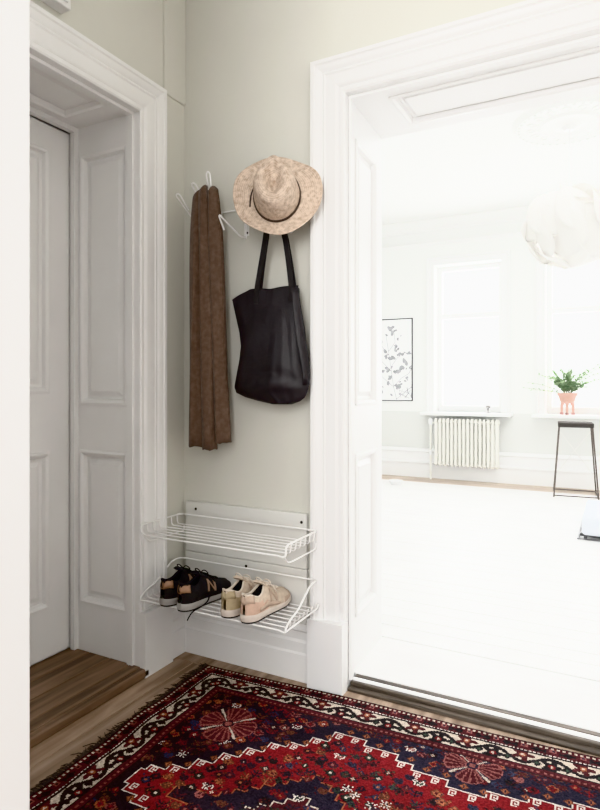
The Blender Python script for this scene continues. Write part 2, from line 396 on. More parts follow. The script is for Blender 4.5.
# ---- panelled boards
def panel_board(mb, O, U, V, W, Hh, panels, th=.03, N=None, deep=.016):
    """flat board with fielded panels. O corner, U and V unit axes, N face normal; panels: (u0,u1,v0,v1)"""
    O, U, V = Vector(O), Vector(U), Vector(V); N = Vector(N)
    us = sorted({0, W} | {p for q in panels for p in q[:2]}); vs = sorted({0, Hh} | {p for q in panels for p in q[2:]})
    P = lambda u, v, d: O + U * u + V * v + N * d
    for i in range(len(us) - 1):
        for j in range(len(vs) - 1):
            cu, cv = (us[i] + us[i + 1]) / 2, (vs[j] + vs[j + 1]) / 2
            if any(a < cu < b and c < cv < d for a, b, c, d in panels): continue
            mb.add([P(us[i], vs[j], 0), P(us[i + 1], vs[j], 0), P(us[i + 1], vs[j + 1], 0), P(us[i], vs[j + 1], 0)], [(0, 1, 2, 3)])
    for a, b, c, d in panels:
        k = min(1, (b - a) / .26, (d - c) / .3)
        steps = [(0, 0), (.001, .006), (.010 * k, .008), (.020 * k, .002), (.026 * k, -deep), (.036 * k, -deep), (.038 * k, -deep), (.056 * k, -deep * .35), (.0565 * k, -deep * .3)]
        rings = [[P(a + s, c + s, h), P(b - s, c + s, h), P(b - s, d - s, h), P(a + s, d - s, h)] for s, h in steps]
        mb.loft(rings, True, False, True)
    back = [P(0, 0, -th), P(W, 0, -th), P(W, Hh, -th), P(0, Hh, -th)]
    front = [P(0, 0, 0), P(W, 0, 0), P(W, Hh, 0), P(0, Hh, 0)]
    mb.add(front + back, [(4, 7, 6, 5), (0, 4, 5, 1), (1, 5, 6, 2), (2, 6, 7, 3), (3, 7, 4, 0)])
VZ = [(.24, .885), (1.075, 2.13)]
# reveals of the right doorway
D = RY0 - YB
mb = MB()
panel_board(mb, (DX0, YB, 0), Vector((-.026, D, 0)).normalized(), (0, 0, 1), D, DZ, [(.10, D - .09, a, b) for a, b in VZ], .03, Vector((D, .026, 0)).normalized(), .014)
panel_board(mb, (DX1, YB, 0), (0, 1, 0), (0, 0, 1), D, DZ, [(.10, D - .09, a, b) for a, b in VZ], .026, (-1, 0, 0), .014)
panel_board(mb, (DX0 - .028, YB, DZ), (1, 0, 0), (0, 1, 0), DX1 - DX0 + .028, D, [(.16, DX1 - DX0 - .12, .10, D - .09)], .026, (0, 0, -1), .014)
mb.box(DX0, DX0 + .010, YB + .022, YB + .046, RF, DZ - .01).box(DX1 - .010, DX1, YB + .022, YB + .046, RF, DZ - .01).box(DX0, DX1, YB + .022, YB + .046, DZ - .010, DZ)
struct(mb.build('trim_8', M['white'], sharp=20, recalc=False), 'panelled white lining of the bright doorway')
# reveals of the left doorway
RW = XL - JX
mb = MB()
panel_board(mb, (JX, LY1, .0), (1, 0, 0), (0, 0, 1), RW, LZ, [(.035, RW - .055, a, b) for a, b in VZ], .026, (0, -1, 0), .014)
panel_board(mb, (JX, LY0, .0), (1, 0, 0), (0, 0, 1), RW, LZ, [(.035, RW - .055, a, b) for a, b in VZ], .026, (0, 1, 0), .014)
panel_board(mb, (JX, LY0, LZ), (1, 0, 0), (0, 1, 0), RW, LY1 - LY0, [(.06, RW - .06, .10, LY1 - LY0 - .10)], .026, (0, 0, -1), .014)
mb.box(JX - .002, JX + .022, LY1 - .022, LY1, .04, LZ).box(JX - .002, JX + .022, LY0, LY0 + .022, .04, LZ).box(JX - .002, JX + .022, LY0 + .022, LY1 - .022, LZ - .022, LZ).box(XL - .052, XL - .022, LY1 - .012, LY1, .036, LZ - .012).box(XL - .052, XL - .022, LY0 + .012, LY1, LZ - .012, LZ)
struct(mb.build('trim_9', M['white_door'], sharp=20, recalc=False), 'panelled white lining of the left door recess')
# the door leaf
dw = LY1 - LY0 - .028
dr = bpy.data.objects.new('door_1', None); COL.objects.link(dr); dr.location = (JX - .012, LY0 + .014, .045); struct(dr, 'closed old white panelled door in the left recess'); dr['category'] = 'door'
mb = MB()
panel_board(mb, (JX - .012, LY0 + .014, .045), (0, 1, 0), (0, 0, 1), dw, LZ - .07, [(.105, dw - .105, a - .045, b - .045) for a, b in ((.245, .885), (1.125, 2.125))], .04, (1, 0, 0), .014)
struct(mb.build('door_leaf', M['white_door'], dr, sharp=20, recalc=False))
mb = MB()
mb.lathe([(.004, 0), (.022, 0), (.022, .006), (.008, .010), (.008, .04), (.004, .042)])
mb.v = [(JX - .010 + z, LY0 + .07 + x, 1.02 + y) for x, y, z in mb.v]
mb.tube([(JX + .026, LY0 + .07, 1.02), (JX + .028, LY0 + .10, 1.02), (JX + .026, LY0 + .18, 1.015)], .008)
struct(mb.build('door_handle', M['dark_metal'], dr))

# baseboards in the hall (profile: offset from wall, height)
BB = [(0, 0), (.026, 0), (.026, .105), (.020, .112), (.020, .150), (.014, .160), (.014, .190), (.018, .196), (.018, .206), (.008, .222), (0, .224)]
mb = MB(); mb.loft([[(x, YB - p, q) for p, q in BB] for x in (XL, DX0 - .142)])
struct(mb.build('baseboard_back', M['white_door'], sharp=25), 'tall white moulded baseboard under the shoe racks')
mb = MB(); mb.loft([[(XL + p, y, q) for p, q in BB] for y in (LY1 + .168, YB)])
struct(mb.build('baseboard_left', M['white_door'], sharp=25))
mb = MB(); mb.loft([[(x, YB - p, q) for p, q in BB] for x in (DX1 + .142, 1.45)])
struct(mb.build('baseboard_right', M['white'], sharp=25))
# far wall baseboard: tall, stepped
FB = [(0, 0), (.03, 0), (.03, .17), (.045, .175), (.045, .19), (.02, .205), (.02, .31), (.035, .32), (.035, .335), (.015, .36), (0, .36)]
mb = MB(); mb.loft([[(x, RY1 - p, RF + q) for p, q in FB] for x in (RX0, RX1)])
struct(mb.build('baseboard_far', M['white'], sharp=25), 'tall stepped white baseboard of the far wall')

# windows
WC = [(0, 0), (0, .02), (.012, .028), (.03, .02), (.07, .02), (.08, .035), (.095, .035), (.1, 0)]
for n, (a, b) in enumerate(WINS):
    w = bpy.data.objects.new('window_%d' % (n + 1), None); COL.objects.link(w); w.location = (a, RY1, WZ0); struct(w, 'tall white casement window, ' + ('left one above the radiator' if n == 0 else 'middle one behind the plant' if n == 1 else 'right one')); w['category'] = 'window'
    mb = MB(); casing_back(mb, a, b, WZ1, RY1, WC, WZ0)
    struct(mb.build('window_casing', M['white'], w, sharp=25))
    mb = MB(); y0, y1 = RY1 + .14, RY1 + .20; t = .055
    mb.box(a, a + t, y0, y1, WZ0, WZ1).box(b - t, b, y0, y1, WZ0, WZ1).box(a + t, b - t, y0, y1, WZ0, WZ0 + t + .02).box(a + t, b - t, y0, y1, WZ1 - t, WZ1)
    mb.box(a + t, b - t, y0 + .004, y1 - .004, 1.995, 2.055)
    mb.box((a + b) / 2 - .018, (a + b) / 2 + .018, y0 + .006, y1 - .006, 2.055, WZ1 - t) if n == 2 else None
    struct(mb.build('window_frame', M['white'], w, bevel=.004))
    mb = MB(); mb.box(a + t, b - t, RY1 + .165, RY1 + .169, WZ0 + t + .02, 1.995).box(a + t, b - t, RY1 + .165, RY1 + .169, 2.055, WZ1 - t)
    struct(mb.build('window_glass', M['glass'], w))
    mb = MB(); mb.box(a - .13, b + .13, RY1 - .20, RY1 + .0, WZ0 - .035, WZ0).box(a + .002, b - .002, RY1, RY1 + .14, WZ0 - .03, WZ0)
    struct(mb.build('window_sill', M['white'], w, bevel=.006))
# ---------------------------------------------------------------- rug
def make_rug():
    LS, LT, K = 2.10, 1.36, .0042
    ns, nt_ = int(LS / K), int(LT / K)
    s = (np.arange(ns) + .5) * K; t = (np.arange(nt_) + .5) * K
    Sg, Tg = np.meshgrid(s, t, indexing='ij')
    C = {'red': (.150, .019, .022), 'maroon': (.062, .019, .022), 'navy': (.028, .026, .040), 'black': (.020, .018, .020), 'white': (.60, .54, .49),
         'cream': (.47, .405, .34), 'orange': (.26, .095, .055), 'pink': (.22, .085, .08), 'green': (.04, .058, .045), 'blue': (.04, .045, .075), 'brown': (.10, .045, .032)}
    img = np.empty((ns, nt_, 3)); img[:] = C['navy']
    d = np.minimum(np.minimum(Sg, LS - Sg), np.minimum(Tg, LT - Tg))     # distance to the nearest edge
    horiz = (np.minimum(Tg, LT - Tg) < np.minimum(Sg, LS - Sg))            # border runs along s
    run = np.where(horiz, Sg, Tg)
    def put(mask, c): img[mask] = C[c]
    # --- field: red conjoined lozenge on navy
    tm = LT / 2
    px = [0, .22, .70, 1.10, 1.55, 1.88, 2.1]; pt = [tm, tm - .03, .215, .345, .215, tm - .03, tm]
    step = .055
    sq = np.floor(Sg / step) * step + step / 2
    bnd = np.interp(sq, px, pt); bnd = np.round(bnd / .028) * .028
    ts = np.minimum(Tg, LT - Tg)
    inred = (ts > bnd) & (Sg > .20) & (Sg < LS - .2)
    put(inred, 'red')
    # white stepped outline with hooks
    def edge_of(m, w):
        e = np.zeros_like(m)
        for k in range(1, w + 1):
            e[k:] |= m[k:] != m[:-k]; e[:, k:] |= m[:, k:] != m[:, :-k]
        return e
    e = edge_of(inred, 1); put(e, 'white')
    # navy medallions in the red, outlined in orange
    for cs, rw, rt in ((.70, .29, .25), (1.50, .29, .25)):
        q = np.abs(np.floor(Sg / .03) * .03 + .015 - cs) / rw + np.abs(np.floor(Tg / .025) * .025 - tm) / rt
        m = (q < 1) | ((np.abs(Tg - tm) < .03) & (np.abs(Sg - cs) < rw + .06)); put(m, 'navy'); put(edge_of(m, 1), 'orange')
        m2 = q < .55; put(m2, 'maroon'); put(edge_of(m2, 1), 'cream')
    def stamp(cs, ct, pat, colmap, flip=False):
        i0, j0 = int(cs / K), int(ct / K); h = len(pat); w = len(pat[0])
        for a in range(h):
            for b in range(w):
                ch = pat[a][b]
                if ch == '.': continue
                i = i0 + (b - w // 2); j = j0 + (a - h // 2)
                if 0 <= i < ns and 0 <= j < nt_: img[i, j] = C[colmap[ch]]
    flower = ["...aa....", "..abba...", ".aabbaaa.", "abbccbba.", "aabccbbaa", ".abbbbaa.", ".aaabba..", "...aaa..."]
    cross = ["a.bb.a..", ".abba.a.", "bbaabb..", "babbab.a", ".abbaaa.", "a.bb.a.."]
    dia = ["...a...", "..aba..", ".abcba.", "abbcbba", ".abcba.", "..aba..", "...a..."]
    branch = ["aa..b..aa", ".aa.b.aa.", "..aabaa..", "a...b...a", ".aa.b.aa.", "..aabaa..", "....b...."]
    beast = ["..........", ".bb....b..", "baab..bab.", ".bbaabaab.", "..baaaaab.", "..babbab..", "..b.b.b..."]
    blot = [".aa.aa.", "aaaaaaa", "aabaaba", "aaaaaaa", ".aaabaa", "..aaaa."]
    hook = ["aaaaa.", "a...a.", "a.a.a.", "a.aaa.", "a.....", "aaaa.."]
    bird = ["..aa...", ".aaaa..", "aaaaaa.", "..aaaaa", "..a.a.."]
    star = ["a..a..a", ".a.a.a.", "..bab..", "aaabaaa", "..bab..", ".a.a.a.", "a..a..a"]
    dot = [".a.", "aba", ".a."]
    sq4 = ["aaaa", "abba", "abba", "aaaa"]
    # hooks along the stepped edge
    for k in range(int(LS / step)):
        ss = k * step + step / 2
        bb = round(float(np.interp(ss, px, pt)) / .028) * .028
        if .22 < ss < LS - .22:
            for tt in (bb + .022, LT - bb - .022): stamp(ss, tt, hook, {'a': 'white'})
            for tt in (bb - .020, LT - bb + .020): stamp(ss + .02, tt, dia, {'a': 'brown', 'b': 'orange', 'c': 'navy'})
    # scattered small motifs on a jittered lattice
    r = random.Random(3)
    a = .17
    row = 0
    while a < LS - .15:
        b = .165 + .019 * (row % 2)
        while b < LT - .16:
            ss, tt = a + r.uniform(-.012, .012), b + r.uniform(-.011, .011)
            i, j = int(ss / K), int(tt / K)
            red = bool(inred[i, j]); med = red and img[i, j, 0] < .05
            bd = float(np.interp(ss, px, pt)); near = abs(min(tt, LT - tt) - bd)
            if near > .042 and not (med and r.random() < .55):
                if red and not med:
                    cm = r.choice([('navy', 'blue', 'orange'), ('navy', 'black', 'pink'), ('black', 'green', 'cream'), ('maroon', 'black', 'orange'), ('navy', 'maroon', 'pink'), ('black', 'navy', 'red'), ('brown', 'orange', 'maroon'), ('navy', 'green', 'maroon')])
                else:
                    cm = r.choice([('maroon', 'red', 'orange'), ('red', 'maroon', 'black'), ('maroon', 'brown', 'pink'), ('blue', 'maroon', 'navy'), ('brown', 'maroon', 'orange'), ('maroon', 'navy', 'pink'), ('orange', 'red', 'maroon'), ('pink', 'maroon', 'red'), ('black', 'maroon', 'brown')])
                stamp(ss, tt, r.choice([flower, flower, cross, dia, branch, blot]), {'a': cm[0], 'b': cm[1], 'c': cm[2]})
                q = r.random()
                if q < .045: stamp(ss, tt, beast, {'a': r.choice(['green', 'maroon', 'pink']), 'b': 'white'})
                elif q < .075: stamp(ss, tt, star, {'a': 'white', 'b': 'navy'})
                elif q < .20: stamp(ss, tt, dot, {'a': 'cream', 'b': 'orange'})
                for _ in range(3): stamp(ss + r.uniform(-.022, .022), tt + r.uniform(-.02, .02), ["ab", "ba"], {'a': cm[1], 'b': r.choice(['maroon', 'black', 'navy', 'brown'])})
            b += .040
        a += .037; row += 1
    # big rosettes in the navy corners
    for cs, ct, R in ((.315, .335, .10), (1.10, .21, .085), (.315, LT - .335, .10), (1.79, .335, .10)):
        A = np.arctan2(Tg - ct, Sg - cs); rr = np.hypot(Tg - ct, (Sg - cs))
        fan = (rr < R * (.80 + .20 * np.abs(np.cos(2 * A)))) & (np.abs(np.cos(2 * A)) > .42) & (rr > R * .22)
        put(fan, 'maroon'); put(fan & (np.sin(A * 22) > .55), 'pink'); put(edge_of(fan, 1) & (rr < R * 1.03), 'pink')
        put((np.abs(np.abs(np.sin(2 * A)) - 1) < .006) & (rr < R * .95), 'cream')
        put(rr < R * .2, 'navy'); put(rr < R * .12, 'pink')
    # --- borders
    def zig(run, per): return np.abs(((run / per) % 1) - .5) * 2
    B0, B1, B2, B3 = .060, .140, .150, .172
    m = d < B3; put(m, 'maroon')
    m = (d < B0); put(m, 'maroon')
    put((d < .052) & (d > .022) & (zig(run, .085) > .45) & (np.abs(d - .037) < .012 * zig(run + .02, .03) + .003), 'black')
    put((np.abs(d - .030) < .009) & (zig(run, .085) < .22), 'pink')
    put((np.abs(d - .030) < .0045) & (zig(run, .085) < .1), 'navy')
    put(d < .010, 'black')
    put((np.abs(d - .016) < .0045) & ((run / .017) % 1 < .5), 'cream')          # dotted lines
    put((np.abs(d - .056) < .0035) & ((run / .012) % 1 < .6), 'white')
    m = (d >= B0) & (d < B1); put(m, 'cream')
    mid = (B0 + B1) / 2; v = (d - mid) / ((B1 - B0) / 2)
    per = .17; ph = run / per * 2 * PI
    vine = np.abs(v - .55 * np.sin(ph)) ; put(m & (vine < .22), 'black')
    c0 = (run / per) % 1
    for off, cc, sg in ((.25, 'maroon', -1), (.75, 'black', 1)):
        u = (c0 - off) * per; q = np.hypot(u, (v - sg * .38) * .04)
        lob = .036 * (.75 + .25 * np.cos(5 * np.arctan2((v - sg * .38) * .04, u)))
        put(m & (q < lob), cc); put(m & (q < .010), 'orange' if cc == 'maroon' else 'red'); put(m & (q < .005), 'cream')
    for off in (0, .5):
        u = (c0 - off + .5) % 1 - .5
        put(m & (np.abs(u * per) + np.abs(v - .3) * .03 < .014), 'black')
        put(m & (np.abs(u * per) + np.abs(v - .3) * .03 < .006), 'green')
    put(m & (np.abs(np.abs(v) - .93) < .07), 'black')
    put((d >= B1) & (d < B3), 'maroon')
    put((np.abs(d - .1565) < .005) & ((run / .018) % 1 < .5), 'pink')
    put((np.abs(d - .170) < .0035), 'black')
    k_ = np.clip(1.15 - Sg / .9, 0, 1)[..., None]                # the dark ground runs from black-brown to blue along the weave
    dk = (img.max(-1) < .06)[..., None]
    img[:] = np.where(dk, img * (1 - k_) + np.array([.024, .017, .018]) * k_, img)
    # individual knots vary, colour drifts across the weave (abrash)
    img *= rng.uniform(.75, 1.25, (ns, nt_, 1)) * (1 + .12 * np.sin(Tg * 21 + np.sin(Sg * 9)))[..., None]
    # ---- mesh
    vs_s = np.linspace(0, LS, ns + 1); vs_t = np.linspace(0, LT, nt_ + 1)
    X, Y = np.meshgrid(vs_s, vs_t, indexing='ij')
    Z = .0085 + rng.uniform(-.0007, .0007, X.shape) + .0012 * np.sin(X * 7) * np.sin(Y * 9)
    edge = np.minimum(np.minimum(X, LS - X), np.minimum(Y, LT - Y)) < 1e-6; Z[edge] = .0005
    wob = .006 * np.sin(Y * 11) + .004 * np.sin(Y * 23 + 1); wob2 = .005 * np.sin(X * 6 + 1)
    Xw = X + wob * np.clip(1 - X / .3, 0, 1); Yw = Y + wob2 * np.clip(1 - Y / .3, 0, 1)
    nv = (ns + 1) * (nt_ + 1)
    co_ = np.stack([Xw, -Yw, Z], -1).reshape(-1, 3)
    I, J = np.meshgrid(np.arange(ns), np.arange(nt_), indexing='ij')
    v0 = I * (nt_ + 1) + J
    F = np.stack([v0, v0 + 1, v0 + nt_ + 2, v0 + nt_ + 1], -1).reshape(-1, 4)
    me = bpy.data.meshes.new('rug_pile')
    nf = len(F)
    me.vertices.add(nv); me.vertices.foreach_set('co', co_.ravel().astype(np.float32))
    me.loops.add(nf * 4); me.loops.foreach_set('vertex_index', F.ravel().astype(np.int32))
    me.polygons.add(nf); me.polygons.foreach_set('loop_start', (np.arange(nf) * 4).astype(np.int32))
    me.update(calc_edges=True); me.validate()
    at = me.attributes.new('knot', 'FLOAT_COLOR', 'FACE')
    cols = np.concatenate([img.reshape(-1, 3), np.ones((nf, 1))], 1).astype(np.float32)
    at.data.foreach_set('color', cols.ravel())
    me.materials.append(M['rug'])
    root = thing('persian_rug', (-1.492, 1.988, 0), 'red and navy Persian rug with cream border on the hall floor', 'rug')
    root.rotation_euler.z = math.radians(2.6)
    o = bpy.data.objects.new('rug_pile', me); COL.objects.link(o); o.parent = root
    mb = MB(); r = random.Random(5)
    yy = .004
    while yy < LT:
        for _ in range(2):
            y = yy + r.uniform(-.004, .004); L_ = r.uniform(.005, .024) if r.random() < .8 else r.uniform(.02, .042); a = r.uniform(-.9, .9)
            mb.tube([(.006, -y, .006), (-L_ * .5, -y + a * L_ * .4, .007), (-L_, -y + a * L_, .0025)], lambda q: .0022 * (1 - .6 * q), 4)
        yy += .006
    fr = mb.build('fringe', M['fringe'], root, world=False); fr['kind'] = 'stuff'; fr['label'] = 'short dark wool fringe'
make_rug()

# ---------------------------------------------------------------- mounting boards and shoe racks
for z0, z1, lab, scr in ((.440, .655, 'upper white painted board screwed to the wall behind the top rack', [(-1.60, .60 + .025), (-1.085, .60 + .022)]),
                         (.2245, .4385, 'lower white painted board screwed to the wall behind the shoes', [(-1.342, .415)])):
    r_ = thing('mounting_board', (-1.357, 2.06, z0), lab, 'board', 'white boards behind the shoe racks')
    mb = MB(); mb.box(-1.655, -1.063, 2.053, 2.0745, z0, z1); mb.build('board', M['board'], r_, bevel=.003)
    for x, z in scr:
        mb = MB(); mb.lathe([(.0005, 0), (.006, 0), (.0055, .002), (.002, .003), (.0005, .003)], seg=12)
        mb.v = [(x + p, 2.053 - c, z + q) for p, q, c in mb.v]; mb.build('screw', M['screw'], r_)

X0, X1, Y0, Y1 = -1.655, -1.000, 1.777, 2.018
def roundpath(pts, r=.02, n=5, closed=False):
    P = [Vector(p) for p in pts]; out = []
    N = len(P)
    for i in range(N):
        if not closed and i in (0, N - 1): out.append(P[i]); continue
        a, b, c = P[i - 1], P[i], P[(i + 1) % N]
        ra = min(r, (a - b).length * .49, (c - b).length * .49)
        p, q = b + (a - b).normalized() * ra, b + (c - b).normalized() * ra
        for k in range(n + 1):
            t = k / n; out.append(p * (1 - t) ** 2 + b * 2 * t * (1 - t) + q * t * t)
    return out
def top_rack():
    zt, zb = .606, .567
    r = thing('shoe_rack', (-1.33, 2.05, zb), 'empty white wire rack, the upper of two on the wall', 'shoe rack', 'white wire shoe racks')
    mb = MB()
    mb.tube(roundpath([(X0 + .03, Y0, zb), (X0, Y0 - .002, zb + .01), (X0, Y0, zt), (X0, Y1, zt), (X1, Y1, zt), (X1, Y0, zt), (X1, Y0 - .002, zb - .004), (X1 - .03, Y0, zb)], .022), .0034, 8)
    mb.tube([(X0 + .03, Y0, zb), (X1 - .03, Y0, zb)], .0034, 8)
    mb.build('frame_wire', M['wire'], r)
    n = 6
    for k in range(n):
        y = Y0 + .037 + k * .036
        mb = MB(); mb.tube(roundpath([(X0, y, zt), (X0 + .003, y, zb + .002), (X1 - .003, y, zb + .002), (X1, y, zt)], .014), .0026, 8)
        mb.build('rod', M['wire'], r)
    for x, dx in ((X0 + .012, 1), (X1 - .010, -1)):
        mb = MB(); mb.tube(roundpath([(x, Y0 + .004, zb), (x, Y0 + .03, zb - .03), (x, Y0 + .08, zb - .033), (x, Y1 + .008, zb - .033), (x, Y1 + .010, zb - .012)], .018), .0028, 8)
        mb.build('bracket', M['wire'], r)
def low_rack():
    zt, zb = .418, .311
    r = thing('shoe_rack', (-1.33, 2.05, zb), 'white wire rack with raised back holding four shoes, lower of two', 'shoe rack', 'white wire shoe racks')
    mb = MB()
    side = lambda x: [(x, Y0, zb + .012), (x, Y0 + .03, zb + .030), (x, Y0 + .09, zb + .045), (x, Y0 + .15, zb + .085), (x, Y0 + .19, zt), (x, Y1, zt)]
    path = [(X0 + .03, Y0, zb), (X0, Y0 - .004, zb)] + side(X0) + side(X1)[::-1] + [(X1, Y0 - .004, zb - .004), (X1 - .03, Y0, zb)]
    mb.tube(roundpath(path, .03, 5), .0034, 8)
    mb.tube([(X0 + .03, Y0, zb), (X1 - .03, Y0, zb)], .0034, 8)
    mb.build('frame_wire', M['wire'], r)
    for x in (X0, X1):
        mb = MB(); mb.tube(roundpath([(x, Y0, zb), (x, Y1, zb), (x, Y1 + .012, zb + .012)], .01), .0030, 8); mb.build('side_wire', M['wire'], r)
    for k in range(7):
        y = Y0 + .033 + k * .034
        mb = MB(); mb.tube(roundpath([(X0, y, zb + .022), (X0 + .006, y, zb), (X1 - .006, y, zb), (X1, y, zb + .022)], .012), .0026, 8)
        mb.build('rod', M['wire'], r)
    for x in (X0 + .012,):
        mb = MB(); mb.tube(roundpath([(x, Y0 + .004, zb), (x, Y0 + .008, zb - .040), (x, Y0 + .10, zb - .036), (x, Y1 + .008, zb - .036), (x, Y1 + .010, zb - .02)], .012), .0026, 8)
        mb.build('bracket', M['wire'], r)
top_rack(); low_rack()

# ---------------------------------------------------------------- sneakers
def lerp(tab, y): return float(np.interp(y, [a for a, _ in tab], [b for _, b in tab]))
def smooth(tab, y):
    xs = [a for a, _ in tab]; ys = [b for _, b in tab]
    i = min(max(np.searchsorted(xs, y) - 1, 0), len(xs) - 2)
    def tan(k):
        if k == 0: return (ys[1] - ys[0]) / (xs[1] - xs[0])
        if k == len(xs) - 1: return (ys[-1] - ys[-2]) / (xs[-1] - xs[-2])
        return (ys[k + 1] - ys[k - 1]) / (xs[k + 1] - xs[k - 1])
    h = xs[i + 1] - xs[i]; t = (y - xs[i]) / h
    return (2*t**3-3*t**2+1)*ys[i] + (t**3-2*t**2+t)*h*tan(i) + (-2*t**3+3*t**2)*ys[i+1] + (t**3-t**2)*h*tan(i+1)
SL = .286
def half(y):
    if y < .045: return .035 * math.sqrt(max(0, 1 - ((.045 - y) / .045) ** 2))
    if y > .225: return .0455 * math.sqrt(max(0, 1 - ((y - .225) / (SL - .225)) ** 2))
    return smooth([(.045, .035), (.10, .0345), (.16, .041), (.205, .0465), (.225, .0455)], y)
def cen(y): return smooth([(0, 0), (.1, .001), (.2, -.002), (SL, -.009)], y)
def lift(y): return .016 * max(0, (y - .19) / (SL - .19)) ** 2
def msole(y): return smooth([(0, .031), (.10, .028), (.2, .023), (SL, .022)], y) + lift(y)
def topz(y): return smooth([(0, .098), (.012, .101), (.045, .086), (.075, .088), (.105, .108), (.125, .104), (.16, .086), (.20, .071), (.24, .059), (.27, .048), (SL, .036)], y)
YS = [SL * (1 - math.cos(PI * k / 44)) / 2 for k in range(45)]; YS[0] = .0006; YS[-1] = SL - .0006
OPEN = (.010, .112)
def section(y):
    """points of the upper across x from left base to right base, 19 of them"""
    w = half(y) * .97; c = cen(y); zb = msole(y) - .004; zt = topz(y)
    op = 0
    if OPEN[0] < y < OPEN[1]:
        k = (y - OPEN[0]) / (OPEN[1] - OPEN[0]); op = .0255 * max(0, math.sin(PI * min(1, max(0, k) ** .8))) ** .55
    op = min(op, w * .80); rim = max(op, w * (.34 if y < .2 else .30 - 1.2 * (y - .2) * .5))
    if y <= .02: rim = max(op, w * .7)
    P = []
    for q in (0, .2, .42, .64, .82, .93):                    # side wall
        a = q
        x = w * (1 + .05 * math.sin(PI * a)) * (1 - a ** 2.6) + rim * a ** 2.6
        z = zb + (zt - zb) * (1 - (1 - a) ** 1.25) 
        P.append((x, z))
    P.append((rim, zt))
    if op > 0: ins = [(rim * .86, zt - .004), (rim * .75, zt - .02 * min(1, op / .012)), (0, max(.05, zt - .045) if op > .012 else zt - .012)]
    else: ins = [(rim * .8, zt + .002), (rim * .4, zt + .0035), (0, zt + .004)]
    P += ins
    L_ = [(c - x, y, z) for x, z in P]; R_ = [(c + x, y, z) for x, z in P[:-1]][::-1]
    return L_ + R_
def side_pt(y, q, sgn, off=.0015):
    w = half(y) * .97; c = cen(y); zb = msole(y) - .004; zt = topz(y); 
    rim = w * .34
    if OPEN[0] < y < OPEN[1]:
        k = (y - OPEN[0]) / (OPEN[1] - OPEN[0]); rim = max(rim, min(w * .8, .0255 * max(0, math.sin(PI * max(0, k) ** .8)) ** .55))
    x = w * (1 + .05 * math.sin(PI * q)) * (1 - q ** 2.6) + rim * q ** 2.6
    return Vector((c + sgn * (x + off), y, zb + (zt - zb) * (1 - (1 - q) ** 1.25) + off * .5))
